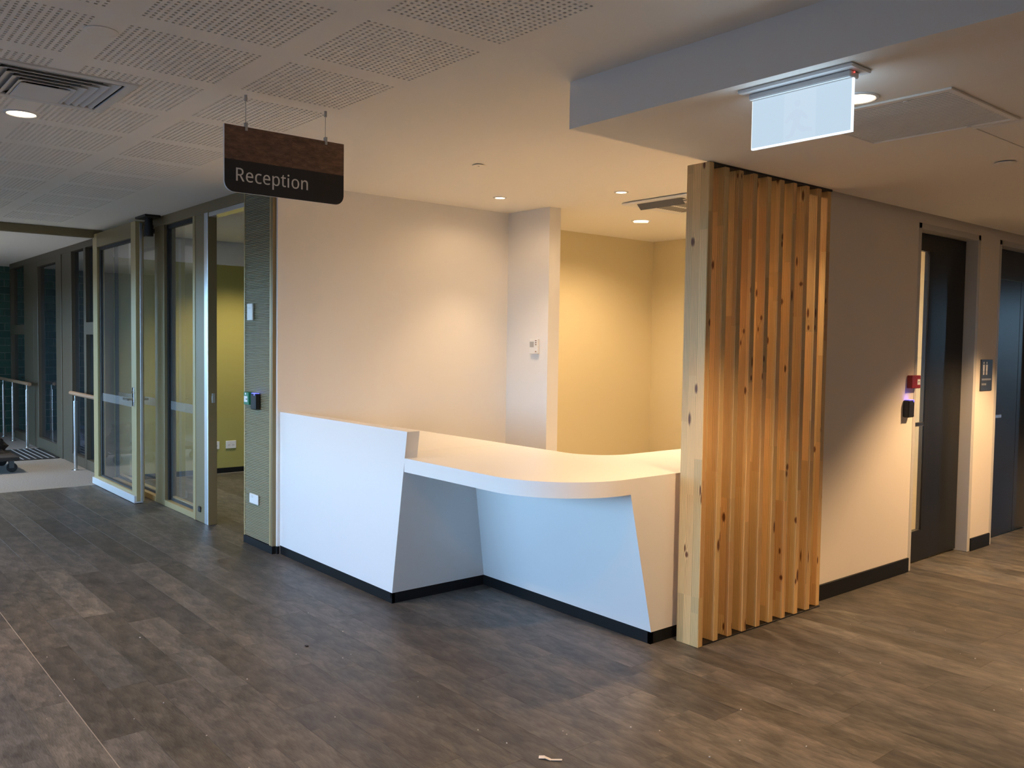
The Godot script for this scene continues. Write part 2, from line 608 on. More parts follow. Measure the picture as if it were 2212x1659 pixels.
func build_ceiling() -> void:
	var root := Node3D.new()
	root.name = "ceiling"
	add_child(root)
	tag(root, "white plasterboard ceiling with perforated acoustic squares", "", "", "structure")
	var size := PITCH * CELLS
	var yes := func(_x: float, _z: float) -> bool: return true
	var shared := perforated_panel(yes, yes)
	var vent := Rect2(1.205, 1.48, 0.57, 0.575)
	cuts.append([vent.position.x, vent.end.x, vent.position.y, vent.end.y])
	for c in 12:
		for r in 8:
			var x := 3.298 - 0.627 * c
			var z := 0.579 + 0.6225 * r
			if z + size > 5.7:
				continue
			cuts.append([x, x + size, z, z + size])
			var mesh := shared
			var here := Rect2(x, z, size, size)
			if here.intersects(vent) or here.grow(0.1).has_point(Vector2(0.858, 1.752)) or here.grow(0.06).has_point(Vector2(2.414, 1.775)):
				var keep := func(a: float, b: float) -> bool: return not vent.has_point(Vector2(x + a, z + b))
				var open := func(a: float, b: float) -> bool:
					var p := Vector2(x + a, z + b)
					return p.distance_to(Vector2(0.858, 1.752)) > 0.088 and p.distance_to(Vector2(2.414, 1.775)) > 0.068
				mesh = perforated_panel(keep, open)
			var o := mesh_part("panel", mesh, M.ceiling, root)
			o.position = Vector3(x, CEIL, z)
	# plain board around the panels
	var xs := [-4.0, 8.2]
	var zs := [-4.63, 5.8]
	for c in cuts:
		for k in [0, 1]:
			if not xs.any(func(v: float) -> bool: return absf(v - c[k]) < 1e-4):
				xs.append(c[k])
			if not zs.any(func(v: float) -> bool: return absf(v - c[k + 2]) < 1e-4):
				zs.append(c[k + 2])
	xs.sort()
	zs.sort()
	var st := begin()
	for j in zs.size() - 1:
		var zc: float = (zs[j] + zs[j + 1]) * 0.5
		for i in xs.size() - 1:
			var xc: float = (xs[i] + xs[i + 1]) * 0.5
			var gone := false
			for c in cuts:
				if xc > c[0] and xc < c[1] and zc > c[2] and zc < c[3]:
					gone = true
					break
			if not gone:
				face(st, [Vector3(xs[i], CEIL, zs[j]), Vector3(xs[i + 1], CEIL, zs[j]), Vector3(xs[i + 1], CEIL, zs[j + 1]), Vector3(xs[i], CEIL, zs[j + 1])], Vector3.DOWN)
	part("plain_board", st, M.ceiling, root)
	var s2 := begin()
	box(s2, Vector3(-4.0, CEIL + 0.06, -4.63), Vector3(8.2, CEIL + 0.1, 5.8))
	part("acoustic_backing", s2, M.fleece, root)

# ---------------------------------------------------------------- floor
const PLANK_W := 0.1704
const PLANK_L := 1.22

func build_floor() -> void:
	var root := Node3D.new()
	root.name = "floor"
	add_child(root)
	tag(root, "dark brown wood-look vinyl plank floor", "", "", "structure")
	boxpart("subfloor", Vector3(-4.0, -0.25, -9.3), Vector3(8.3, -0.0025, 5.95), M.floor_joint, root)
	var bounce_st := begin()
	prism_y(bounce_st, PackedVector2Array([Vector2(0.025, -0.16), Vector2(1.5, -0.16), Vector2(1.5, -0.8), Vector2(2.93, -0.8), Vector2(2.93, -4.62), Vector2(-0.44, -4.62), Vector2(-0.44, -2.32), Vector2(0.025, -2.32)]), -0.002, 0.004)
	part("bounce_floor", bounce_st, M.bounce_floor, root)  # unseen pale floor, added to bounce light up to the ceiling
	var list := []
	var r := RandomNumberGenerator.new()
	r.seed = 99
	var n0 := int(floor((-9.2 + 0.25) / PLANK_W))
	var n1 := int(ceil((5.8 + 0.25) / PLANK_W))
	for n in range(n0, n1):
		var z0 := -0.25 + PLANK_W * n
		var z1 := z0 + PLANK_W
		var zm := (z0 + z1) * 0.5
		var runs := []
		if zm > 0.0:
			runs = [[-3.95, 8.2]]
		elif zm > -0.75:
			runs = [[-4.0, -0.12], [1.5, 8.2 if zm > -0.1 else 5.5]]
		elif zm > -3.4:
			runs = [[-4.0, -0.12], [2.9, 5.5]]
		else:
			runs = [[2.9, 5.5]]
		var x := -4.0 - r.randf_range(0.0, PLANK_L)
		while x < 8.2:
			for run in runs:
				var a := maxf(x, run[0])
				var b := minf(x + PLANK_L, run[1])
				if b - a > 0.01:
					var hue := r.randf_range(-0.12, 0.12)
					var l := 0.215 * exp(r.randf_range(-0.30, 0.30))
					list.append([a, b, z0, z1, Vector2(r.randf() * 2.4, r.randf() * 1.2), Color(l * (1.0 + 0.2 * hue), l * 0.965, l * (0.91 - 0.3 * hue))])
			x += PLANK_L
	# how large each plank shows in the picture
	for e in list:
		var mid := Vector3((e[0] + e[1]) * 0.5, 0, (e[2] + e[3]) * 0.5)
		var area := 0.0
		for t in [0.02, 0.25, 0.5, 0.75, 0.98]:
			var q := px(Vector3(lerpf(e[0], e[1], t), 0, mid.z))
			if q.z > 0.1 and q.x > -10 and q.x < 2222 and q.y < 1669:
				area += (e[1] - e[0]) / pow(q.z, 3.0)
		e.append(area)
	list.sort_custom(func(a: Array, b: Array) -> bool: return a[6] > b[6])
	var rest := begin()
	for i in list.size():
		var st := begin() if i < 300 else rest
		plank(st, list[i])
		if i < 300:
			part("plank", st, M.floor_plank, root)
	var o := part("plank_field", rest, M.floor_plank, root)
	o.set_meta("kind", "stuff")
	# the light welded joint in the vinyl
	boxpart("welded_joint", Vector3(-1.2, -0.002, 1.7931), Vector3(3.4, 0.0004, 1.7965), M.seam_weld, root)

func plank(st: SurfaceTool, e: Array) -> void:
	tone = e[5]
	uv_off = e[4]
	grain = 0
	var b := 0.0008
	var y := -0.0011
	var a := Vector3(e[0], 0, e[2])
	var c := Vector3(e[1], 0, e[3])
	var t := [Vector3(a.x + b, 0, a.z + b), Vector3(c.x - b, 0, a.z + b), Vector3(c.x - b, 0, c.z - b), Vector3(a.x + b, 0, c.z - b)]
	var u := [Vector3(a.x, y, a.z), Vector3(c.x, y, a.z), Vector3(c.x, y, c.z), Vector3(a.x, y, c.z)]
	face(st, t, Vector3.UP)
	for k in 4:
		face(st, [u[k], u[(k + 1) % 4], t[(k + 1) % 4], t[k]], Vector3.UP)
	grain = -1
	uv_off = Vector2.ZERO
	tone = Color.WHITE

# ---------------------------------------------------------------- meeting room glazing
func build_glazing() -> void:
	var head := 2.612
	var w := thing("window_1", Vector3(-2.6, 0, -0.05), "bronze framed fixed glazing of the meeting room", "", "", "structure")
	boxpart("head_rail", Vector3(-4.03, head, -0.11), Vector3(-0.507, CEIL, 0.0), M.bronze, w, 0.003)
	boxpart("mullion", Vector3(-2.60, 0, -0.11), Vector3(-2.344, head, 0.0), M.bronze, w, 0.003)
	boxpart("jamb", Vector3(-1.573, 0, -0.075), Vector3(-1.245, head, 0.0), M.bronze, w, 0.003)
	boxpart("edge_strip", Vector3(-1.585, 0, -0.02), Vector3(-1.535, head, 0.006), M.bronze_light, w, 0.003)
	boxpart("aluminium_channel", Vector3(-1.325, 0, -0.03), Vector3(-1.252, head, 0.004), M.aluminium, w, 0.004)
	boxpart("head_channel", Vector3(-1.245, 2.575, -0.09), Vector3(-0.507, head, -0.005), M.aluminium, w, 0.003)
	boxpart("strike_plate", Vector3(-1.247, 1.03, -0.06), Vector3(-1.243, 1.11, -0.032), M.steel, w, 0.001)
	boxpart("floor_catch", Vector3(-1.46, 0.085, -0.002), Vector3(-1.41, 0.135, 0.012), M.black, w, 0.006)
	for run in [[-4.03, -2.60], [-2.344, -1.573]]:
		boxpart("sill_rail", Vector3(run[0], 0, -0.11), Vector3(run[1], 0.055, 0.0), M.bronze_light, w, 0.003)
		boxpart("sill_bead", Vector3(run[0], 0.055, -0.10), Vector3(run[1], 0.085, -0.065), M.bronze_light, w, 0.002)
		var g := begin()
		box(g, Vector3(run[0], 0.055, -0.062), Vector3(run[0] + 0.035, head, -0.03))
		box(g, Vector3(run[0], head - 0.035, -0.062), Vector3(run[1], head, -0.03))
		box(g, Vector3(run[0], 0.055, -0.062), Vector3(run[1], 0.075, -0.045))
		part("gasket", g, M.gasket, w)
		pane("pane", Vector3(run[0], 0.07, -0.05), Vector3(run[1], head, -0.05), M.glass, w)
		pane("frosted_band", Vector3(run[0] + 0.04, 0.905, -0.047), Vector3(run[1], 0.985, -0.047), M.frost_film, w)
	# ribbed wall panel between the meeting room door and the desk
	var p := thing("wall_panel", Vector3(-0.27, 0, -0.03), "olive bronze panel with fine horizontal ribs beside the desk", "wall panel")
	boxpart("backing", Vector3(-0.507, 0.055, -0.11), Vector3(-0.03, CEIL, -0.012), M.bronze, p)
	var rib := begin()
	var y := 0.06
	while y < CEIL - 0.006:
		var q := [Vector2(y, -0.012), Vector2(y + 0.0035, -0.002), Vector2(y + 0.0075, -0.002), Vector2(y + 0.011, -0.012)]
		for k in 3:
			face(rib, [Vector3(-0.492, q[k].x, q[k].y), Vector3(-0.05, q[k].x, q[k].y), Vector3(-0.05, q[k + 1].x, q[k + 1].y), Vector3(-0.492, q[k + 1].x, q[k + 1].y)], Vector3.BACK)
		y += 0.0125
	part("ribbed_sheet", rib, M.ribbed_bronze, p)
	boxpart("edge_trim", Vector3(-0.507, 0.055, -0.015), Vector3(-0.492, CEIL, 0.0), M.bronze_light, p, 0.001)
	boxpart("edge_trim", Vector3(-0.05, 0.055, -0.015), Vector3(-0.03, CEIL, 0.0), M.bronze_light, p, 0.001)
	boxpart("return_strip", Vector3(-0.03, 0.055, -0.03), Vector3(0.0, CEIL, -0.001), M.bronze, p, 0.001)
	struct_box("baseboard_panel", Vector3(-0.507, 0, -0.029), Vector3(0.004, 0.057, 0.004), M.black_skirting, "black skirting under the ribbed panel", 0.002)

# ---------------------------------------------------------------- entry
func build_entry() -> void:
	struct_box("trim_transom", Vector3(-4.1, 2.62, 0.0), Vector3(-4.0, CEIL, 2.6), M.bronze, "bronze head rail across the entry opening", 0.003)
	struct_box("trim_post", Vector3(-4.1, 0, -0.05), Vector3(-4.03, 2.62, 0.08), M.bronze, "bronze post at the hinge side of the entry", 0.003)
	# the glass door, swung open against the meeting room glazing
	var d := thing("door_1", Vector3(-3.3, 0.0, 0.14), "open glazed entry door in a gold bronze frame", "door", "", "structure")
	var z0 := 0.105
	var z1 := 0.18
	boxpart("hinge_stile", Vector3(-4.05, 0.05, z0), Vector3(-3.895, 2.655, z1), M.bronze_light, d, 0.003)
	boxpart("lock_stile", Vector3(-2.725, 0.02, z0), Vector3(-2.585, 2.655, z1), M.bronze_light, d, 0.003)
	boxpart("top_rail", Vector3(-3.895, 2.51, z0), Vector3(-2.725, 2.655, z1), M.bronze, d, 0.003)
	boxpart("bottom_rail", Vector3(-3.895, 0.06, z0), Vector3(-2.725, 0.10, z1), M.bronze_light, d, 0.003)
	boxpart("bottom_seal", Vector3(-4.05, 0.004, z0 + 0.01), Vector3(-2.59, 0.075, z1 + 0.02), M.seal_grey, d, 0.004)
	boxpart("edge_seal", Vector3(-2.585, 0.02, z0 + 0.012), Vector3(-2.579, 2.64, z0 + 0.036), M.aluminium, d, 0.001)
	var g := begin()
	for r in [[-3.895, -3.845, 0.10, 2.51], [-2.745, -2.725, 0.10, 2.51], [-3.845, -2.745, 2.48, 2.51], [-3.845, -2.745, 0.10, 0.115]]:
		box(g, Vector3(r[0], r[2], 0.13), Vector3(r[1], r[3], 0.155))
	part("gasket", g, M.gasket, d)
	pane("pane", Vector3(-3.85, 0.10, 0.142), Vector3(-2.74, 2.50, 0.142), M.glass, d)
	pane("frosted_band", Vector3(-3.845, 0.90, 0.146), Vector3(-2.745, 0.985, 0.146), M.frost_film, d)
	var h := begin()
	box(h, Vector3(-2.69, 0.92, z1), Vector3(-2.63, 1.10, z1 + 0.008), 0.003)
	box(h, Vector3(-2.69, 0.92, z0 - 0.008), Vector3(-2.63, 1.10, z0), 0.003)
	var plate := part("lock_plate", h, M.steel, d)
	var lv := begin()
	tube(lv, Vector3(-2.66, 0.985, z1), Vector3(-2.66, 0.985, z1 + 0.055), 0.011)
	tube(lv, Vector3(-2.65, 0.985, z1 + 0.05), Vector3(-2.80, 0.985, z1 + 0.05), 0.010)
	tube(lv, Vector3(-2.66, 0.985, z0), Vector3(-2.66, 0.985, z0 - 0.05), 0.011)
	tube(lv, Vector3(-2.65, 0.985, z0 - 0.05), Vector3(-2.78, 0.985, z0 - 0.05), 0.010)
	part("lever_handle", lv, M.steel, plate)
	var cyl := begin()
	tube(cyl, Vector3(-2.645, 1.055, z1), Vector3(-2.645, 1.055, z1 + 0.02), 0.013)
	part("lock_cylinder", cyl, M.steel, plate)
	# entry floor, soffit and the walls round it
	struct_box("floor_entry", Vector3(-10.4, -0.25, -4.0), Vector3(-3.95, 0.0, 2.6), M.concrete, "speckled pale concrete floor of the entry")
	struct_box("ceiling_entry", Vector3(-10.4, 2.70, -4.0), Vector3(-4.1, CEIL + 0.2, 2.6), M.ceiling, "white soffit over the entry")  # carried on over the unseen court so the bricks stay shaded
	struct_box("wall_entry_unseen", Vector3(-10.4, 0, 2.6), Vector3(-8.2, CEIL + 0.2, 2.72), M.plaster)  # unseen wall, shaped to hold back daylight from the entry
	struct_box("wall_entry_unseen", Vector3(-4.6, 0, 2.6), Vector3(-4.12, CEIL + 0.2, 2.72), M.plaster)
	struct_box("wall_entry_unseen", Vector3(-8.2, 2.3, 2.6), Vector3(-4.6, CEIL + 0.2, 2.72), M.plaster)
	window_frame("unseen_window_3", Vector3(-8.2, 0.0, 2.63), Vector3(-4.6, 2.3, 2.69), 3)  # unseen window, sized by how bright the entry should be
	struct_box("wall_unseen_back", Vector3(-10.4, 0, -4.12), Vector3(-4.16, CEIL + 0.2, -4.0), M.mortar)  # unseen court walls, added to keep the bricks dark
	struct_box("wall_unseen_side", Vector3(-4.3, 0, -4.0), Vector3(-4.16, CEIL + 0.2, -0.1), M.mortar)
	# green brick wall at the far end
	var bw := Node3D.new()
	bw.name = "wall_brick"
	add_child(bw)
	tag(bw, "dark green glazed brick wall beyond the entry", "", "", "structure")
	boxpart("mortar_bed", Vector3(-10.4, 0, -4.0), Vector3(-10.21, CEIL, 2.6), M.mortar, bw)
	var bs := begin()
	box(bs, Vector3(-0.02, 0, 0), Vector3(0.012, 0.108, 0.228), 0.003)
	var bm := bs.commit()
	for c in 23:
		for k in 12:
			var z := -1.95 + 0.24 * k + (0.12 if c % 2 else 0.0)
			var o := mesh_part("brick", bm, M.brick_green if (c * 7 + k * 5) % 3 else M.brick_green_dark, bw)
			o.position = Vector3(-10.21, 0.006 + 0.1185 * c, z)
	# outer glazed screen with the entrance door
	var s := thing("window_2", Vector3(-7.0, 0, -0.06), "dark bronze glazed screen beyond the entry mat", "", "", "structure")
	var bz0 := -0.11
	var bz1 := -0.02
	for v in [[-9.66, -9.56], [-5.255, -5.165], [-4.18, -4.1]]:
		boxpart("mullion", Vector3(v[0], 0, bz0), Vector3(v[1], 2.62, bz1), M.bronze_dark, s, 0.003)
	for v in [[-8.61, -7.98], [-6.30, -5.835]]:
		boxpart("infill_panel", Vector3(v[0], 0, bz0), Vector3(v[1], 2.62, bz1), M.bronze_dark, s, 0.003)
	boxpart("head_rail", Vector3(-9.66, 2.62, bz0), Vector3(-4.1, 2.70, bz1), M.bronze_dark, s, 0.003)
	for v in [[-9.56, -8.61], [-5.835, -5.255], [-5.165, -4.18]]:
		boxpart("sill_rail", Vector3(v[0], 0, bz0), Vector3(v[1], 0.12, bz1), M.bronze_dark, s, 0.003)
		pane("pane", Vector3(v[0], 0.12, -0.065), Vector3(v[1], 2.62, -0.065), M.tinted_glass, s)
	for v in [[-9.56, -8.61], [-5.165, -4.18]]:
		boxpart("crossbar", Vector3(v[0], 1.60, bz0), Vector3(v[1], 1.745, bz1), M.bronze_dark, s, 0.003)
	var e := thing("door_4", Vector3(-7.12, 0, -0.05), "dark bronze glass entrance door behind the striped mat", "door", "", "structure")
	boxpart("stile", Vector3(-7.93, 0, bz0 + 0.01), Vector3(-7.66, 2.62, bz1 + 0.01), M.bronze_dark, e, 0.003)
	boxpart("stile", Vector3(-6.59, 0, bz0 + 0.01), Vector3(-6.305, 2.62, bz1 + 0.01), M.bronze_dark, e, 0.003)
	boxpart("bottom_rail", Vector3(-7.66, 0.01, bz0 + 0.01), Vector3(-6.59, 0.16, bz1 + 0.01), M.bronze_dark, e, 0.003)
	boxpart("top_rail", Vector3(-7.66, 2.54, bz0 + 0.01), Vector3(-6.59, 2.62, bz1 + 0.01), M.bronze_dark, e, 0.003)
	pane("pane", Vector3(-7.66, 0.16, -0.055), Vector3(-6.59, 2.54, -0.055), M.tinted_glass, e)

# ---------------------------------------------------------------- corridor doors
func build_corridor_doors() -> void:
	for d in [[2, -3.325, -4.343, "charcoal door with a narrow lit glass strip"], [3, -4.694, -5.74, "glossy charcoal door beside the restroom sign"]]:
		var za: float = d[1]
		var zb: float = d[2]
		var o := thing("door_%d" % d[0], Vector3(3.03, 0, (za + zb) * 0.5), d[3], "door", "", "structure")
		# frame: two jambs and a head with a stop
		var fw := 0.045
		for j in [[za, za - fw, -1.0], [zb + fw, zb, 1.0]]:
			boxpart("jamb", Vector3(2.955, 0, j[1]), Vector3(3.0895, 2.442, j[0]), M.frame_grey, o, 0.003)
		boxpart("head", Vector3(2.955, 2.40, zb), Vector3(3.0895, 2.442, za), M.frame_grey, o, 0.003)
		var la := za - fw - 0.004
		var lb := zb + fw + 0.004
		var x0 := 2.962
		var x1 := 3.0
		if d[0] == 2:
			# vision strip: leaf built round it
			var va := la - 0.085
			var vb := -3.70
			var leaf := begin()
			box(leaf, Vector3(x0, 0.012, va), Vector3(x1, 2.396, la))
			box(leaf, Vector3(x0, 0.012, lb), Vector3(x1, 2.396, vb))
			box(leaf, Vector3(x0, 0.012, vb), Vector3(x1, 0.235, va))
			box(leaf, Vector3(x0, 2.272, vb), Vector3(x1, 2.396, va))
			part("leaf", leaf, M.door_charcoal, o)
			var st := begin()
			face(st, [Vector3(2.99, 0.235, va), Vector3(2.99, 2.272, va), Vector3(2.99, 2.272, vb), Vector3(2.99, 0.235, vb)], Vector3.RIGHT)
			part("glass_strip", st, M.glass, o)
			boxpart("glazing_bead", Vector3(x1 - 0.012, 0.225, vb - 0.05), Vector3(x1 + 0.001, 2.28, vb), M.black, o, 0.001)
		else:
			boxpart("leaf", Vector3(x0, 0.012, -5.40), Vector3(x1, 2.148, la), M.door_charcoal, o, 0.002)
			boxpart("fixed_leaf", Vector3(x0, 0.012, lb), Vector3(x1, 2.148, -5.404), M.door_charcoal, o, 0.002)
			boxpart("transom_panel", Vector3(x0, 2.154, lb), Vector3(x1, 2.396, la), M.door_charcoal, o, 0.002)
		var hz := la - 0.05
		var h := begin()
		tube(h, Vector3(x1, 1.03, hz), Vector3(x1 + 0.055, 1.03, hz), 0.012)
		box(h, Vector3(x1 + 0.045, 1.015, hz - 0.13), Vector3(x1 + 0.065, 1.045, hz + 0.015), 0.004)
		lathe_side(h, Vector3(x1, 1.03, hz), 0.027, 0.008)
		part("lever_handle", h, M.steel, o)
		if d[0] == 3:
			var k := begin()
			lathe_side(k, Vector3(x1, 0.42, hz), 0.02, 0.01)
			part("lock_rose", k, M.steel, o)

# a round disc standing off a wall that faces +X
func lathe_side(st: SurfaceTool, c: Vector3, r: float, t: float) -> void:
	tube(st, c, c + Vector3(t, 0, 0), r, 24)

# ---------------------------------------------------------------- reception desk
const DESK_Z := -0.051
const KICK := 0.064
const TOP := 1.0426
const COUNTER := 0.886
const UNDER := 0.806
const DESK_X := 2.975

func cut_x(y: float) -> float:   # slanting right edge of the tall front panel
	return 1.556 + 0.1525 * (y - KICK)

func lean_z(y: float) -> float:  # leaning panel under the counter
	return lerpf(-0.745, -0.567, (y - KICK) / (UNDER - KICK))

func build_desk() -> void:
	var d := thing("reception_desk", Vector3(1.6, 0, -0.6), "white curved reception desk with a low counter and black plinth", "desk")
	var st := begin()
	slab(st, [Vector3(0.021, KICK, DESK_Z), Vector3(cut_x(KICK), KICK, DESK_Z), Vector3(cut_x(TOP), TOP, DESK_Z), Vector3(0.021, TOP, DESK_Z)], Vector3(0, 0, -0.086))
	part("front_panel", st, M.desk_white, d)
	st = begin()
	slab(st, [Vector3(cut_x(KICK), KICK, DESK_Z - 0.086), Vector3(cut_x(UNDER), UNDER, DESK_Z - 0.086), Vector3(cut_x(UNDER), UNDER, lean_z(UNDER)), Vector3(cut_x(KICK), KICK, lean_z(KICK))], Vector3(-0.03, 0, 0))
	part("return_panel", st, M.desk_white, d)
	st = begin()
	slab(st, [Vector3(cut_x(KICK) - 0.02, KICK, lean_z(KICK)), Vector3(DESK_X - 0.03, KICK, lean_z(KICK)), Vector3(DESK_X - 0.03, UNDER, lean_z(UNDER)), Vector3(cut_x(UNDER) - 0.02, UNDER, lean_z(UNDER))], Vector3(0, 0, -0.03))
	part("leaning_panel", st, M.desk_white, d)
	st = begin()
	slab(st, [Vector3(DESK_X, KICK, lean_z(KICK)), Vector3(DESK_X, UNDER, lean_z(UNDER)), Vector3(DESK_X, UNDER, -2.06), Vector3(DESK_X, KICK, -2.06)], Vector3(-0.03, 0, 0))
	part("end_panel", st, M.desk_white, d)
	# counter: two pieces that meet at a fine joint
	var left := PackedVector2Array([Vector2(0.021, -0.138), Vector2(1.429, -0.138), Vector2(1.429, -1.03), Vector2(0.021, -1.03)])
	st = begin()
	prism_y(st, left, COUNTER - 0.04, COUNTER)
	part("counter_top", st, M.desk_white, d)
	var out := PackedVector2Array([Vector2(1.4312, -0.138), Vector2(cut_x(COUNTER) - 0.004, -0.138), Vector2(cut_x(COUNTER) - 0.004, DESK_Z), Vector2(2.50, DESK_Z)])
	for k in range(1, 25):
		var a := PI * 0.5 * k / 24.0
		out.append(Vector2(2.50 + 0.475 * sin(a), DESK_Z - 0.475 * (1.0 - cos(a))))
	out.append(Vector2(DESK_X, -2.06))
	out.append(Vector2(2.28, -2.06))
	for k in range(0, 15):
		var a := PI * 0.5 * k / 14.0
		out.append(Vector2(2.00 + 0.28 * cos(a), -1.31 + 0.28 * sin(a)))
	out.append(Vector2(1.4312, -1.03))
	st = begin()
	counter(st, out)
	part("counter_top", st, M.desk_white, d)
	boxpart("support_panel", Vector3(2.3, 0.0, -2.05), Vector3(2.9, UNDER, -2.02), M.desk_white, d)
	boxpart("support_panel", Vector3(0.03, 0.0, -1.0), Vector3(0.06, COUNTER - 0.04, -0.14), M.desk_white, d)
	struct_box("trim_plinth_end", Vector3(0.004, 0, -0.05), Vector3(0.0208, 0.057, -0.029), M.black_skirting, "end of the black skirting beside the desk", 0.001)
	# plinth
	st = begin()
	slab(st, [Vector3(0.021, 0, DESK_Z - 0.002), Vector3(1.553, 0, DESK_Z - 0.002), Vector3(1.553, KICK, DESK_Z - 0.002), Vector3(0.021, KICK, DESK_Z - 0.002)], Vector3(0, 0, -0.02))
	slab(st, [Vector3(1.553, 0, DESK_Z - 0.002), Vector3(1.553, 0, -0.745), Vector3(1.553, KICK, -0.745), Vector3(1.553, KICK, DESK_Z - 0.002)], Vector3(-0.02, 0, 0))
	slab(st, [Vector3(1.545, 0, -0.744), Vector3(2.973, 0, -0.744), Vector3(2.973, KICK, -0.744), Vector3(1.545, KICK, -0.744)], Vector3(0, 0, -0.02))
	slab(st, [Vector3(2.973, 0, -0.744), Vector3(2.973, 0, -2.06), Vector3(2.973, KICK, -2.06), Vector3(2.973, KICK, -0.744)], Vector3(-0.02, 0, 0))
	part("plinth", st, M.black_skirting, d)

# counter slab with a curved, smooth-shaded edge
func counter(st: SurfaceTool, poly: PackedVector2Array) -> void:
	var tri := Geometry2D.triangulate_polygon(poly)
	for t in range(0, tri.size(), 3):
		var p := []
		for k in 3:
			p.append(poly[tri[t + k]])
		face(st, [Vector3(p[0].x, COUNTER, p[0].y), Vector3(p[1].x, COUNTER, p[1].y), Vector3(p[2].x, COUNTER, p[2].y)], Vector3.UP)
		face(st, [Vector3(p[0].x, UNDER, p[0].y), Vector3(p[1].x, UNDER, p[1].y), Vector3(p[2].x, UNDER, p[2].y)], Vector3.DOWN)
	var n := poly.size()
	var turn := 0.0
	for i in n:
		turn += poly[i].x * poly[(i + 1) % n].y - poly[(i + 1) % n].x * poly[i].y
	var nor := func(i: int) -> Vector2:
		var e: Vector2 = poly[(i + 1) % n] - poly[i % n]
		return Vector2(e.y, -e.x).normalized() * signf(turn)
	for i in n:
		var j := (i + 1) % n
		var na: Vector2 = nor.call(i)
		var before: Vector2 = nor.call((i + n - 1) % n)
		var after: Vector2 = nor.call(j)
		var n0 := (na + before).normalized() if na.dot(before) > 0.9 else na
		var n1 := (na + after).normalized() if na.dot(after) > 0.9 else na
		var v := [[poly[i], UNDER, n0], [poly[j], UNDER, n1], [poly[j], COUNTER, n1], [poly[i], COUNTER, n0]]
		for t in [[0, 1, 2], [0, 2, 3]]:
			var q := []
			for k in t:
				q.append(Vector3(v[k][0].x, v[k][1], v[k][0].y))
			var g: Vector3 = (q[1] - q[0]).cross(q[2] - q[0])
			var ord: Array = [0, 1, 2] if g.dot(Vector3(na.x, 0, na.y)) < 0.0 else [0, 2, 1]
			for k in ord:
				var nn: Vector2 = v[t[k]][2]
				st.set_normal(Vector3(nn.x, 0, nn.y))
				st.set_uv(Vector2.ZERO)
				st.set_color(tone)
				st.add_vertex(q[k])

# ---------------------------------------------------------------- pine screen
func build_screen() -> void:
	var s := thing("slat_screen", Vector3(3.09, 0, -1.48), "floor to ceiling screen of upright pine planks at the desk end", "screen")
	var r := RandomNumberGenerator.new()
	r.seed = 12
	var backs := [-0.934, -1.064, -1.186, -1.314, -1.443, -1.567, -1.692, -1.82, -1.947, -2.072]
	for i in backs.size():
		grain = 1
		uv_off = Vector2(r.randf() * 2.6, r.randf() * 0.72)
		var st := begin()
		var bottom := 0.0 if i == 0 else 0.008
		var x1 := 3.1625 if i < 9 else 3.152
		box(st, Vector3(3.02, bottom, backs[i]), Vector3(x1, SOFFIT - (0.004 if i == 0 else 0.012), backs[i] + 0.039), 0.0025)
		part("slat", st, M.pine, s)
	grain = -1
	uv_off = Vector2.ZERO
	boxpart("base_channel", Vector3(3.03, 0, -2.072), Vector3(3.158, 0.008, -0.936), M.black, s, 0.001)
	boxpart("head_channel", Vector3(3.03, SOFFIT - 0.012, -2.072), Vector3(3.158, SOFFIT, -0.936), M.black, s, 0.001)

# ---------------------------------------------------------------- lamps
func downlight(called: String, at: Vector3, r: float, label: String, energy: float, angle: float, soft: float, col: Color, group := "", spill := 0.0) -> Node3D:
	var o := thing(called, at, label, "light", group)
	var st := begin()
	lathe(st, at, [Vector2(r, 0.0), Vector2(r, -0.003), Vector2(r + 0.004, -0.006), Vector2(r + 0.014, -0.005), Vector2(r + 0.017, 0.0)], 40)
	part("trim_ring", st, M.white_metal, o)
	st = begin()
	lathe(st, at, [Vector2(0.0, -0.0035), Vector2(r, -0.0025)], 40)
	part("lens", st, M.lamp_warm, o)
	lamp(o, at - Vector3(0, 0.012, 0), energy, angle, soft, r, col)
	if spill > 0.0:   # the wide stray light of a reflector lamp
		lamp(o, at - Vector3(0, 0.014, 0), spill, 84, 0.5, r, col)
	return o

func lamp(o: Node3D, at: Vector3, energy: float, angle: float, soft: float, r: float, col: Color) -> void:
	var l := SpotLight3D.new()
	l.name = "beam"
	l.light_color = col.linear_to_srgb()
	l.light_energy = energy
	l.spot_angle = angle
	l.spot_angle_attenuation = soft
	l.spot_range = 14.0
	l.spot_attenuation = 2.0
	l.light_size = r
	l.shadow_enabled = true
	o.add_child(l, true)
	l.position = at - o.position
	l.rotation_degrees = Vector3(-90, 0, 0)

const WARM := Color(1.0, 0.62, 0.31)
const HALOGEN := Color(1.0, 0.69, 0.41)

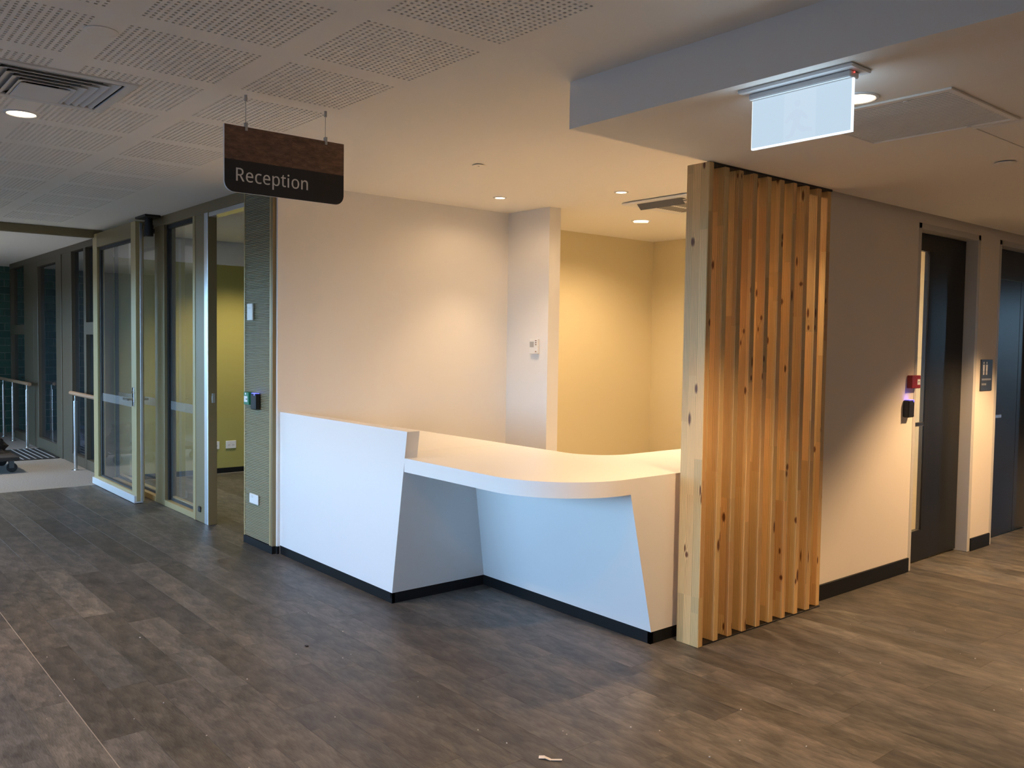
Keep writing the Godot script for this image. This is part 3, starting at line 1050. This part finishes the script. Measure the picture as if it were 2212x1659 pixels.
func build_lamps() -> void:
	# lobby
	downlight("downlight", Vector3(0.858, CEIL, 1.752), 0.066, "lit round downlight beside the ceiling air diffuser", 5.0, 72, 0.7, WARM)
	downlight("downlight", Vector3(3.36, CEIL, 1.752), 0.066, "round lobby downlight in front of the desk counter", 1.6, 76, 0.7, WARM)
	downlight("downlight", Vector3(6.2, CEIL, 1.752), 0.066, "round lobby downlight facing the corridor mouth", 3.6, 72, 0.7, WARM)
	for e in [[-1.8, "downlight of the window row nearest the entry"], [0.858, "second downlight from the entry in the window row"], [3.36, "third downlight from the entry in the window row"], [6.2, "downlight of the window row nearest the right lobby wall"]]:
		downlight("downlight", Vector3(e[0], CEIL, 4.3), 0.066, e[1], 2.8, 72, 0.7, WARM, "downlights by the window wall")
	# reception
	downlight("spotlight", Vector3(0.608, CEIL, -1.604), 0.038, "small bright spotlight nearest the long reception wall", 1.35, 43, 0.7, HALOGEN, "", 0.28)
	downlight("spotlight", Vector3(1.437, CEIL, -2.093), 0.038, "small bright spotlight beside the ceiling air conditioner", 1.3, 45, 0.7, HALOGEN, "", 0.6)
	downlight("spotlight", Vector3(2.50, CEIL, -1.75), 0.038, "small spotlight above the counter behind the pine screen", 3.5, 52, 0.5, HALOGEN, "", 0.6)
	downlight("spotlight", Vector3(2.30, CEIL, -3.45), 0.038, "small spotlight over the rear of the reception", 2.6, 60, 0.6, HALOGEN, "", 1.25)
	# deep low-glare fitting above the counter: only its dark rim shows
	var dp := Vector3(1.48, CEIL, -0.72)
	var dl := thing("downlight", dp, "small low-glare downlight with a dark rim above the counter", "light")
	var ds := begin()
	lathe(ds, dp, [Vector2(0.008, -0.009), Vector2(0.034, -0.009), Vector2(0.042, -0.007), Vector2(0.042, -0.005), Vector2(0.0, -0.005)], 36)
	part("face_plate", ds, M.ceiling, dl)
	ds = begin()
	lathe(ds, dp, [Vector2(0.0, -0.0088), Vector2(0.008, -0.0088)], 16)
	part("pinhole", ds, M.black, dl)
	ds = begin()
	lathe(ds, dp, [Vector2(0.032, -0.005), Vector2(0.032, 0.0)], 24)
	part("collar", ds, M.black, dl)
	lamp(dl, dp - Vector3(0, 0.016, 0), 0.55, 68, 0.8, 0.03, HALOGEN)
	# twin tube fitting at the back
	var at := Vector3(0.547, CEIL, -3.312)
	var o := thing("downlight", at, "wide downlight with visible lamp tubes before the yellow walls", "light")
	var st := begin()
	lathe(st, at, [Vector2(0.074, 0.0), Vector2(0.074, -0.004), Vector2(0.08, -0.006), Vector2(0.09, -0.005), Vector2(0.093, 0.0)], 40)
	part("trim_ring", st, M.white_metal, o)
	st = begin()
	lathe(st, at, [Vector2(0.0, -0.0015), Vector2(0.074, -0.001)], 40)
	part("reflector", st, M.aluminium, o)
	for s in [-1.0, 1.0]:
		st = begin()
		tube(st, at + Vector3(-0.045, -0.007, 0.045) + Vector3(0.02, 0, 0.02) * s, at + Vector3(0.045, -0.007, -0.045) + Vector3(0.02, 0, 0.02) * s, 0.006)
		part("lamp_tube", st, M.lamp_tube, o)
	lamp(o, at - Vector3(0, 0.02, 0), 2.8, 78, 0.7, 0.06, HALOGEN)
	# corridor
	downlight("downlight", Vector3(4.214, SOFFIT, -0.401), 0.066, "lit round downlight behind the exit sign", 7.0, 55, 0.5, WARM)
	downlight("downlight", Vector3(4.25, SOFFIT, -3.95), 0.066, "round corridor downlight opposite the charcoal doors", 16.0, 54, 0.4, WARM)
	downlight("downlight", Vector3(4.25, SOFFIT, -7.4), 0.066, "round downlight at the corridor end", 1.4, 56, 0.35, WARM)
	# entry: unseen lamp, added to brighten the concrete floor
	downlight("downlight", Vector3(-5.5, 2.70, 1.75), 0.066, "added unseen round light that brightens the entry floor", 7.0, 70, 0.7, Color(1.0, 0.86, 0.68))
	# meeting room
	downlight("downlight", Vector3(-3.2, CEIL, -1.3), 0.066, "round downlight inside the meeting room near the olive wall", 5.0, 60, 0.8, Color(1.0, 0.82, 0.55))

# ---------------------------------------------------------------- ceiling fittings
func build_ceiling_fittings() -> void:
	# three-way air diffuser
	var a := thing("air_diffuser", Vector3(1.49, CEIL, 1.767), "square white ceiling air diffuser with nested louvre blades", "vent")
	var x0 := 1.18
	var x1 := 1.80
	var z0 := 1.455
	var z1 := 2.08
	var st := begin()
	var f := 0.045
	for q in [[x0, x1, z0, z0 + f], [x0, x1, z1 - f, z1], [x0, x0 + f, z0 + f, z1 - f], [x1 - f, x1, z0 + f, z1 - f]]:
		box(st, Vector3(q[0], CEIL - 0.008, q[2]), Vector3(q[1], CEIL + 0.002, q[3]), 0.002)
	part("frame", st, M.white_metal, a)
	st = begin()
	box(st, Vector3(x0 + f, CEIL - 0.006, z0 + 0.21), Vector3(x0 + 0.30, CEIL + 0.0, z1 - 0.21), 0.002)
	part("centre_plate", st, M.white_metal, a)
	for k in 5:
		var d := 0.040 * k
		var xo := x1 - f - 0.012 - 0.052 * k
		var za := z0 + f + 0.012 + 0.034 * k
		var zb := z1 - f - 0.012 - 0.034 * k
		st = begin()
		var t := 0.006
		var lean := 0.046
		var rise := 0.020
		# blade along Z, then the two along X
		slab(st, [Vector3(xo, CEIL - 0.006, za), Vector3(xo, CEIL - 0.006, zb), Vector3(xo - lean, CEIL + rise, zb - lean), Vector3(xo - lean, CEIL + rise, za + lean)], Vector3(-t, 0, 0))
		slab(st, [Vector3(x0 + f, CEIL - 0.006, za), Vector3(xo, CEIL - 0.006, za), Vector3(xo - lean, CEIL + rise, za + lean), Vector3(x0 + f, CEIL + rise, za + lean)], Vector3(0, 0, t))
		slab(st, [Vector3(x0 + f, CEIL - 0.006, zb), Vector3(xo, CEIL - 0.006, zb), Vector3(xo - lean, CEIL + rise, zb - lean), Vector3(x0 + f, CEIL + rise, zb - lean)], Vector3(0, 0, -t))
		part("blade", st, M.white_metal, a)
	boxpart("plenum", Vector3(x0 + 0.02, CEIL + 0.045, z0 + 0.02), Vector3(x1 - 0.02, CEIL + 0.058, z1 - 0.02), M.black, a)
	# round covers
	cover("smoke_detector", Vector3(2.414, CEIL, 1.775), 0.06, 0.003, "flat white round detector plate on the perforated ceiling", "detector")
	cover("sprinkler_cover", Vector3(4.145, SOFFIT, -1.974), 0.05, 0.007, "small round sprinkler cover in the corridor ceiling", "sprinkler cover")
	# ceiling cassette air conditioner
	var c := thing("air_conditioner", Vector3(1.46, CEIL, -2.79), "white ceiling cassette air conditioner with an open dark flap", "air conditioner")
	st = begin()
	box(st, Vector3(1.11, CEIL - 0.022, -3.14), Vector3(1.81, CEIL - 0.004, -2.44), 0.008)
	part("face_plate", st, M.white_plastic, c)
	st = begin()
	box(st, Vector3(1.25, CEIL - 0.040, -3.0), Vector3(1.67, CEIL - 0.020, -2.58), 0.012)
	var grille := part("grille", st, M.white_plastic, c)
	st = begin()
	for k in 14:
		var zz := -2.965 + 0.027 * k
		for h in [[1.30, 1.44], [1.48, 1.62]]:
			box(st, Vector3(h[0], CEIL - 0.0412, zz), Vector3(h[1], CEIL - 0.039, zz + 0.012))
	part("shade_bar", st, M.black, grille)  # black bars painted as the shade inside grille openings
	for e in [[0, 1.24, 1.68, -2.545, -2.485], [1, 1.24, 1.68, -3.095, -3.035], [2, 1.155, 1.215, -3.0, -2.58], [3, 1.705, 1.765, -3.0, -2.58]]:
		st = begin()
		if e[0] == 0:
			slab(st, [Vector3(e[1], CEIL - 0.02, -2.49), Vector3(e[2], CEIL - 0.02, -2.49), Vector3(e[2], CEIL - 0.062, -2.535), Vector3(e[1], CEIL - 0.062, -2.535)], Vector3(0, -0.003, 0.004))
			part("flap", st, M.louvre_dark, c)
		else:
			box(st, Vector3(e[1], CEIL - 0.026, e[3]), Vector3(e[2], CEIL - 0.020, e[4]), 0.002)
			part("flap", st, M.white_plastic, c)
	boxpart("shade_plate", Vector3(1.24, CEIL - 0.0235, -2.545), Vector3(1.68, CEIL - 0.0215, -2.49), M.black, c)  # black plate stands in for the dark behind the open flap
	# return-air grille and access panel in the corridor ceiling
	var g := thing("return_air_grille", Vector3(4.2, SOFFIT, -0.82), "square return air grille with fine blades in the corridor ceiling", "vent")
	st = begin()
	for q in [[3.89, 4.515, -0.535, -0.51], [3.89, 4.515, -1.135, -1.11], [3.89, 3.915, -1.11, -0.535], [4.49, 4.515, -1.11, -0.535]]:
		box(st, Vector3(q[0], SOFFIT - 0.008, q[2]), Vector3(q[1], SOFFIT, q[3]), 0.002)
	part("frame", st, M.ceiling, g)
	for k in 26:
		var zz := -1.106 + 0.022 * k
		st = begin()
		box(st, Vector3(3.915, SOFFIT - 0.004, zz), Vector3(4.49, SOFFIT - 0.003, zz + 0.012))
		part("blade", st, M.ceiling, g)
	for zz in [-0.55, -1.10]:
		st = begin()
		lathe(st, Vector3(4.33, SOFFIT - 0.008, zz), [Vector2(0, -0.003), Vector2(0.009, -0.003), Vector2(0.010, 0.0)], 16)
		part("catch", st, M.white_metal, g)
	boxpart("filter", Vector3(3.91, SOFFIT - 0.0026, -1.115), Vector3(4.495, SOFFIT - 0.0004, -0.53), M.grey_metal, g)  # flat grey sheet gives the shade of a recess behind the blades
	var h := thing("access_panel", Vector3(4.63, SOFFIT, -1.44), "flush square access panel beside the return air grille", "access panel")
	for q in [[4.322, 4.934, -1.726, -1.716], [4.322, 4.934, -1.164, -1.154], [4.322, 4.332, -1.716, -1.164], [4.924, 4.934, -1.716, -1.164]]:
		boxpart("frame_bar", Vector3(q[0], SOFFIT - 0.007, q[2]), Vector3(q[1], SOFFIT, q[3]), M.ceiling, h, 0.001)
	boxpart("lid", Vector3(4.338, SOFFIT - 0.007, -1.710), Vector3(4.918, SOFFIT, -1.170), M.ceiling, h, 0.001)
	# black fitting above the entry door
	var b := thing("ceiling_bracket", Vector3(-2.5, CEIL, 0.08), "small black fitting hanging from the ceiling above the glass door", "bracket")
	boxpart("mounting_plate", Vector3(-2.66, CEIL - 0.02, 0.02), Vector3(-2.36, CEIL, 0.16), M.black, b, 0.004)
	st = begin()
	tube(st, Vector3(-2.50, CEIL - 0.02, 0.085), Vector3(-2.50, CEIL - 0.085, 0.085), 0.034)
	tube(st, Vector3(-2.50, CEIL - 0.085, 0.085), Vector3(-2.50, CEIL - 0.185, 0.085), 0.042)
	part("stem", st, M.black, b)

func cover(called: String, at: Vector3, r: float, gap: float, label: String, cat: String) -> void:
	var o := thing(called, at, label, cat)
	var st := begin()
	lathe(st, at, [Vector2(0.0, -gap - 0.003), Vector2(r * 0.8, -gap - 0.002), Vector2(r, -gap), Vector2(r, -gap + 0.002), Vector2(0.0, -gap + 0.002)], 36)
	part("cover_plate", st, M.ceiling, o)
	st = begin()
	lathe(st, at, [Vector2(r * 0.72, -gap + 0.002), Vector2(r * 0.72, 0.0)], 24)
	part("collar", st, M.louvre_dark, o)

# ---------------------------------------------------------------- signs
func build_signs() -> void:
	# hanging sign, facing +X
	var s := thing("hanging_sign", Vector3(1.976, 2.248, 0.826), "hanging wood and black sign that reads Reception", "sign")
	var za := 0.519
	var zb := 1.134
	var y0 := 2.246
	var y1 := 2.552
	var ym := 2.395
	var r := 0.047
	var lower := []
	for k in 9:
		var t := PI * 0.5 * k / 8.0
		lower.append(Vector2(za + r - r * cos(t), y0 + r - r * sin(t)))
	for k in 9:
		var t := PI * 0.5 * k / 8.0
		lower.append(Vector2(zb - r + r * sin(t), y0 + r - r * cos(t)))
	var xf := 1.976
	var whole := lower.duplicate()
	whole.append(Vector2(zb, y1))
	whole.append(Vector2(za, y1))
	var st := begin()
	var pts := []
	for p in whole:
		pts.append(Vector3(xf - 0.0012, p.y, p.x))
	slab(st, pts, Vector3(-0.012, 0, 0))
	part("board", st, M.sign_edge, s)
	st = begin()
	pts = []
	for p in lower:
		pts.append(Vector3(xf, p.y, p.x))
	pts.append(Vector3(xf, ym, zb))
	pts.append(Vector3(xf, ym, za))
	slab(st, pts, Vector3(-0.0012, 0, 0))
	part("black_band", st, M.sign_black, s)
	st = begin()
	grain = 2
	slab(st, [Vector3(xf, ym, za), Vector3(xf, ym, zb), Vector3(xf, y1, zb), Vector3(xf, y1, za)], Vector3(-0.0012, 0, 0))
	grain = -1
	part("wood_band", st, M.sign_wood, s)
	var font := SystemFont.new()
	font.font_names = PackedStringArray(["Droid Sans"])
	text_part("lettering", "Reception", font, 0.363, Vector3(xf + 0.0004, 2.2975, 1.079), M.lettering, s)
	for z in [1.03, 0.619]:
		st = begin()
		tube(st, Vector3(1.970, 2.565, z), Vector3(1.970, 2.685, z), 0.0014, 8)
		var cable := part("cable", st, M.grey_metal, s)
		st = begin()
		tube(st, Vector3(1.970, 2.672, z), Vector3(1.970, CEIL, z), 0.0065, 12)
		part("ceiling_ferrule", st, M.grey_metal, cable)
		boxpart("panel_clamp", Vector3(1.960, 2.535, z - 0.0055), Vector3(1.982, 2.572, z + 0.0055), M.grey_metal, cable, 0.001)
	# lit exit sign on the bulkhead soffit
	var e := thing("exit_sign", Vector3(4.19, SOFFIT, -0.06), "glowing pale blue exit sign under the corridor ceiling", "exit sign")
	boxpart("mounting_plate", Vector3(3.97, SOFFIT - 0.012, -0.125), Vector3(4.42, SOFFIT, 0.004), M.white_plastic, e, 0.004)
	boxpart("housing", Vector3(3.995, SOFFIT - 0.034, -0.088), Vector3(4.395, SOFFIT - 0.012, -0.032), M.white_plastic, e, 0.004)
	var exit_face := exit_picture()
	var em := StandardMaterial3D.new()
	em.resource_name = "exit_face"
	em.albedo_color = Color(0.2, 0.2, 0.2)
	em.roughness = 0.2
	em.emission_enabled = true
	em.emission = Color.WHITE
	em.emission_operator = BaseMaterial3D.EMISSION_OP_MULTIPLY
	em.emission_texture = exit_face
	em.emission_energy_multiplier = 0.96
	st = begin()
	var zf := -0.056
	var corner := [Vector3(3.998, 2.292, zf), Vector3(4.388, 2.292, zf), Vector3(4.388, 2.464, zf), Vector3(3.998, 2.464, zf)]
	for side in [0.0, -0.008]:
		var uvs := [Vector2(0, 1), Vector2(1, 1), Vector2(1, 0), Vector2(0, 0)]
		for t in ([[0, 2, 1], [0, 3, 2]] if side == 0.0 else [[0, 1, 2], [0, 2, 3]]):
			for k in t:
				st.set_normal(Vector3.BACK if side == 0.0 else Vector3.FORWARD)
				st.set_uv(uvs[k])
				st.add_vertex(corner[k] + Vector3(0, 0, side))
	part("lit_panel", st, em, e)
	st = begin()
	box(st, Vector3(3.998, 2.286, zf - 0.009), Vector3(4.393, 2.2919, zf + 0.0008))
	box(st, Vector3(4.3881, 2.292, zf - 0.009), Vector3(4.393, 2.464, zf + 0.0008))
	box(st, Vector3(3.9962, 2.288, zf - 0.008), Vector3(3.998, 2.464, zf))
	part("bright_edge", st, M.exit_edge, e)
	boxpart("status_light", Vector3(4.398, SOFFIT - 0.022, -0.05), Vector3(4.402, SOFFIT - 0.017, -0.045), M.led_red, e)
	for dz in [0.012, -0.02]:
		var l := AreaLight3D.new()
		l.name = "panel_light"
		l.area_size = Vector2(0.39, 0.17)
		l.light_color = Color(0.75, 0.88, 1.0)
		l.light_energy = 0.05
		l.shadow_enabled = true
		e.add_child(l, true)
		l.position = Vector3(4.193, 2.378, zf + dz) - e.position
		if dz > 0:
			l.rotation_degrees = Vector3(0, 180, 0)

# words standing on a face that looks towards +X; they run towards -Z
func text_part(called: String, words: String, font: Font, width: float, at: Vector3, m: Material, parent: Node3D) -> void:
	var tm := TextMesh.new()
	tm.text = words
	tm.font = font
	tm.font_size = 64
	tm.pixel_size = 0.001
	tm.depth = 0.0008
	tm.horizontal_alignment = HORIZONTAL_ALIGNMENT_LEFT
	tm.vertical_alignment = VERTICAL_ALIGNMENT_BOTTOM
	var box3 := tm.get_aabb()
	var k := width / box3.size.x
	var o := mesh_part(called, tm, m, parent)
	o.transform = Transform3D(Basis(Vector3.UP, PI * 0.5).scaled(Vector3.ONE * k), Vector3.ZERO)
	# the descender of "p" hangs below the baseline
	o.position = at - parent.global_position + Vector3(0, -box3.position.y * k, box3.position.x * k)
	o.position.y -= 0.0
	if words == "Reception":
		o.position.y -= 0.019

func exit_picture() -> ImageTexture:
	var man := PackedVector2Array([Vector2(118, 40), Vector2(134, 46), Vector2(150, 62), Vector2(146, 68), Vector2(132, 58), Vector2(128, 74), Vector2(140, 84), Vector2(160, 88), Vector2(160, 96), Vector2(134, 94), Vector2(120, 84), Vector2(112, 100), Vector2(96, 106), Vector2(92, 100), Vector2(104, 94), Vector2(112, 66), Vector2(104, 60), Vector2(96, 70), Vector2(90, 66), Vector2(102, 48)])
	var fn := func(x: int, y: int) -> Color:
		var c := Color(0.775, 0.865, 0.935)
		if x > 86 and x < 170:
			c = Color(0.795, 0.875, 0.945)
			var p := Vector2(x, y)
			if Geometry2D.is_point_in_polygon(p, man) or p.distance_to(Vector2(122, 28)) < 8.0:
				c = Color(0.788, 0.860, 0.935)
		return c
	return picture(256, 112, fn)

# ---------------------------------------------------------------- wall fittings
func build_wall_fittings() -> void:
	# on the ribbed panel, facing +Z
	var a := thing("control_plate", Vector3(-0.365, 1.71, 0.0), "slim white upright control plate high on the ribbed panel", "switch")
	boxpart("plate", Vector3(-0.421, 1.709, 0.0), Vector3(-0.325, 1.836, 0.014), M.white_plastic, a, 0.004)
	boxpart("button_line", Vector3(-0.405, 1.800, 0.0139), Vector3(-0.345, 1.802, 0.0146), M.grey_metal, a)
	var b := thing("switch_plate", Vector3(-0.305, 0.32, 0.0), "white wall socket plate low on the ribbed panel", "socket")
	boxpart("plate", Vector3(-0.384, 0.325, 0.0), Vector3(-0.228, 0.40, 0.010), M.white_plastic, b, 0.004)
	boxpart("rocker", Vector3(-0.345, 0.372, 0.0099), Vector3(-0.315, 0.388, 0.0135), M.white_metal, b, 0.002)
	var g := thing("exit_button", Vector3(-0.39, 1.07, 0.0), "green door release button box beside the card reader", "button")
	boxpart("body", Vector3(-0.43, 1.073, 0.0), Vector3(-0.345, 1.168, 0.035), M.green_plastic, g, 0.004)
	boxpart("call_plate", Vector3(-0.418, 1.093, 0.0349), Vector3(-0.357, 1.138, 0.0375), M.sign_edge, g, 0.002)
	boxpart("arrow_slot", Vector3(-0.385, 1.112, 0.0374), Vector3(-0.357, 1.119, 0.0382), M.black, g)
	boxpart("pictogram", Vector3(-0.405, 1.147, 0.0349), Vector3(-0.385, 1.162, 0.0356), M.sign_edge, g)
	card_reader(Vector3(-0.245, 1.045, 0.0), Vector3.RIGHT, Vector3.BACK, "black card reader with a blue light on the ribbed panel")
	# thermostat on the nib wall, facing +Z
	var t := thing("thermostat", Vector3(0.40, 1.47, -2.18), "white thermostat with a grey screen on the short wall", "thermostat")
	boxpart("body", Vector3(0.348, 1.478, -2.18), Vector3(0.452, 1.606, -2.155), M.white_plastic, t, 0.004)
	boxpart("screen", Vector3(0.356, 1.535, -2.1555), Vector3(0.408, 1.582, -2.154), M.grey_metal, t)
	for y in [1.592, 1.575, 1.558, 1.50]:
		boxpart("button", Vector3(0.425, y - 0.005, -2.1555), Vector3(0.442, y + 0.004, -2.153), M.rail_wood, t, 0.001)
	# sockets in the meeting room, facing +X
	for e in [[-1.137, "white single socket on the olive wall"], [-1.312, "white double socket on the olive wall"]]:
		var z: float = e[0]
		var w := 0.036 if z > -1.2 else 0.062
		var o := thing("power_outlet", Vector3(-4.02, 0.29, z), e[1], "socket")
		boxpart("plate", Vector3(-4.02, 0.285, z - w), Vector3(-4.008, 0.375, z + w), M.white_plastic, o, 0.003)
		for k in ([0.0] if z > -1.2 else [-0.025, 0.025]):
			var st := begin()
			box(st, Vector3(-4.0081, 0.318, z + k - 0.008), Vector3(-4.0075, 0.332, z + k - 0.005))
			box(st, Vector3(-4.0081, 0.318, z + k + 0.005), Vector3(-4.0075, 0.332, z + k + 0.008))
			part("pin_slot", st, M.black, o)
	# corridor wall, facing +X
	var f := thing("fire_call_point", Vector3(3.088, 1.29, -3.26), "dark red fire alarm call point on the corridor wall", "call point")
	boxpart("body", Vector3(3.088, 1.293, -3.352), Vector3(3.125, 1.383, -3.225), M.red_plastic, f, 0.004)
	boxpart("glass", Vector3(3.1249, 1.318, -3.342), Vector3(3.1265, 1.356, -3.302), M.sign_edge, f, 0.001)
	boxpart("press_mark", Vector3(3.1264, 1.336, -3.331), Vector3(3.1269, 1.341, -3.311), M.black, f)
	card_reader(Vector3(3.088, 1.095, -3.222), Vector3.FORWARD, Vector3.RIGHT, "black card reader with a blue light under the red call point")
	# restroom sign
	var r := thing("restroom_sign", Vector3(3.088, 1.25, -4.52), "upright dark restroom sign with two figures by the charcoal door", "sign")
	boxpart("plate", Vector3(3.088, 1.248, -4.628), Vector3(3.096, 1.492, -4.414), M.slate_plastic, r, 0.002)
	for k in 2:
		var zc := -4.462 - 0.055 * k
		var st := begin()
		var x := 3.0961
		tube(st, Vector3(3.0955, 1.466, zc), Vector3(3.0967, 1.466, zc), 0.009, 16)
		slab(st, [Vector3(x, 1.405, zc - 0.014), Vector3(x, 1.405, zc + 0.014), Vector3(x, 1.452, zc + 0.017), Vector3(x, 1.452, zc - 0.017)], Vector3(0.0006, 0, 0))
		for sgn in [-1.0, 1.0]:
			slab(st, [Vector3(x, 1.372, zc + sgn * 0.008 - 0.0045), Vector3(x, 1.372, zc + sgn * 0.008 + 0.0045), Vector3(x, 1.405, zc + sgn * 0.008 + 0.0045), Vector3(x, 1.405, zc + sgn * 0.008 - 0.0045)], Vector3(0.0006, 0, 0))
		part("figure", st, M.lettering, r)
	for e in [[1.338, -4.432, -4.600], [1.300, -4.432, -4.515]]:
		var st := begin()
		var z: float = e[1]
		while z > e[2]:
			box(st, Vector3(3.0959, e[0] - 0.009, z - 0.009), Vector3(3.0964, e[0] + 0.006, z - 0.002))
			z -= 0.0125
		part("raised_lettering", st, M.grey_metal, r)

# box reader on a wall: "side" runs along the wall, "out" away from it
func card_reader(at: Vector3, side: Vector3, out: Vector3, label: String) -> void:
	var o := thing("card_reader", at, label, "card reader")
	XF = Transform3D(Basis(side, Vector3.UP, out), at)
	boxpart("body", Vector3(-0.042, 0.0, 0.0), Vector3(0.042, 0.118, 0.042), M.black, o, 0.006)
	var st := begin()
	box(st, Vector3(-0.034, 0.1182, 0.006), Vector3(0.036, 0.1215, 0.040), 0.001)
	box(st, Vector3(0.022, 0.106, 0.0415), Vector3(0.030, 0.119, 0.0432), 0.0005)
	part("blue_light", st, M.led_blue, o)
	XF = Transform3D.IDENTITY
	var l := OmniLight3D.new()
	l.name = "reader_light"
	l.light_color = Color(0.15, 0.2, 1.0)
	l.light_energy = 0.0007
	l.omni_range = 3.0
	l.omni_attenuation = 2.0
	l.light_size = 0.02
	l.shadow_enabled = true
	o.add_child(l, true)
	l.position = Vector3(0, 0.135, 0) + out * 0.03

# ---------------------------------------------------------------- things in the entry
func build_entry_things() -> void:
	for e in [[-5.37, -4.16, [-5.175], "short timber handrail on a steel post beside the glass door"], [-9.9, -7.65, [-7.84, -8.84, -9.57], "long timber handrail on steel posts beyond the mat"]]:
		var o := thing("handrail", Vector3((e[0] + e[1]) * 0.5, 0, 0.1), e[3], "handrail")
		var st := begin()
		tube(st, Vector3(e[0], 0.905, 0.1), Vector3(e[1], 0.905, 0.1), 0.024, 20)
		part("rail", st, M.rail_wood, o)
		for x in e[2]:
			st = begin()
			tube(st, Vector3(x, 0.0, 0.1), Vector3(x, 0.82, 0.1), 0.021, 20)
			tube(st, Vector3(x, 0.82, 0.1), Vector3(x, 0.885, 0.1), 0.008, 12)
			tube(st, Vector3(x, 0.0, 0.1), Vector3(x, 0.006, 0.1), 0.045, 20)
			part("post", st, M.steel, o)
	var m := thing("entrance_mat", Vector3(-7.0, 0, 0.5), "dark striped entrance mat in front of the outer door", "mat")
	boxpart("base", Vector3(-7.62, 0.0, 0.0), Vector3(-6.40, 0.010, 1.2), M.rubber, m, 0.003)
	for k in 16:
		boxpart("strip", Vector3(-7.60, 0.0095, 0.045 + 0.072 * k), Vector3(-6.42, 0.013, 0.060 + 0.072 * k), M.grey_metal, m, 0.001)
	# dark trolley at the left edge
	var t := thing("trolley", Vector3(-5.75, 0, 0.95), "low dark trolley carrying a black bag in the entry", "trolley")
	boxpart("deck", Vector3(-6.15, 0.145, 0.66), Vector3(-5.30, 0.19, 1.35), M.bag_cloth, t, 0.008)
	for p in [Vector3(-5.42, 0, 0.72), Vector3(-6.05, 0, 0.72), Vector3(-5.42, 0, 1.28), Vector3(-6.05, 0, 1.28)]:
		var st := begin()
		tube(st, p + Vector3(-0.022, 0.055, 0), p + Vector3(0.022, 0.055, 0), 0.055, 24)
		var wheel := part("wheel", st, M.rubber, t)
		for sx in [-0.029, 0.029]:
			boxpart("fork_arm", p + Vector3(sx - 0.003, 0.05, -0.02), p + Vector3(sx + 0.003, 0.146, 0.03), M.louvre_dark, wheel)
	var b := thing("bag", Vector3(-5.85, 0.191, 1.0), "slumped black bag lying on the trolley", "bag")
	lump("sack", Vector3(-5.84, 0.191, 0.97), Vector3(0.26, 0.27, 0.27), M.bag_cloth, b, 3)
	var tp := thing("tarpaulin", Vector3(-7.1, 0, -0.6), "crumpled blue tarpaulin heap behind the outer glass door", "tarpaulin")
	lump("heap", Vector3(-7.1, -0.02, -0.55), Vector3(0.5, 0.36, 0.32), M.tarp_blue, tp, 8)

# a soft, creased heap
func lump(called: String, at: Vector3, size: Vector3, m: Material, parent: Node3D, s: int) -> void:
	var n := noise(s, 1.6, 3)
	var st := begin()
	st.set_smooth_group(-1)
	var rings := 14
	var segs := 26
	var P := func(i: int, j: int) -> Vector3:
		var a := PI * 0.5 * i / rings
		var t := TAU * (j % segs) / segs
		var d := Vector3(cos(a) * cos(t), sin(a), cos(a) * sin(t))
		var k: float = 1.0 + 0.34 * n.get_noise_3dv(d * 1.7)
		return at + Vector3(d.x * size.x, d.y * size.y, d.z * size.z) * k
	for i in rings:
		for j in segs:
			var a: Vector3 = P.call(i, j)
			var b: Vector3 = P.call(i, j + 1)
			var c: Vector3 = P.call(i + 1, j + 1)
			var d: Vector3 = P.call(i + 1, j)
			face(st, [a, b, c], (a + c) * 0.5 - at)
			if i < rings - 1:
				face(st, [a, c, d], (a + c) * 0.5 - at)
	part(called, st, m, parent)

# ---------------------------------------------------------------- litter on the floor
func build_debris() -> void:
	var p := thing("paper_scrap", Vector3(3.55, 0, 0.52), "small torn pale paper scrap on the floor", "scrap")
	var st := begin()
	var pts := [Vector3(0, 0, 0), Vector3(0.02, 0.004, -0.012), Vector3(0.045, 0.001, -0.02), Vector3(0.075, 0.003, -0.05)]
	for k in 3:
		var w := 0.008 - 0.002 * k
		var a: Vector3 = Vector3(3.545, 0.002, 0.545) + pts[k]
		var b: Vector3 = Vector3(3.545, 0.002, 0.545) + pts[k + 1]
		slab(st, [a + Vector3(-w, 0, -w), a + Vector3(w, 0, w), b + Vector3(w, 0, w), b + Vector3(-w, 0, -w)], Vector3(0, 0.0012, 0))
	part("strip", st, M.paper, p)
	var c := thing("floor_chip", Vector3(1.92, 0, 0.68), "tiny black chip on the floor in front of the desk", "chip")
	boxpart("chip", Vector3(1.905, 0.0, 0.676), Vector3(1.925, 0.006, 0.69), M.black, c, 0.002)
	# plaster crumbs
	var r := RandomNumberGenerator.new()
	r.seed = 40
	st = begin()
	for k in 90:
		var q := Vector3(r.randf_range(1.2, 5.0), 0, r.randf_range(-2.4, 2.2))
		if q.x < 3.3 and q.z < 0.15:
			continue
		var h := r.randf_range(0.0012, 0.0030)
		XF = Transform3D(Basis(Vector3.UP, r.randf() * TAU), q)
		box(st, Vector3(-h, 0, -h * 0.7), Vector3(h, h * 1.2, h * 0.7))
	XF = Transform3D.IDENTITY
	var d := part("plaster_crumbs", st, M.paper, self)
	tag(d, "scattered tiny pale plaster crumbs on the dark floor", "crumbs", "", "stuff")
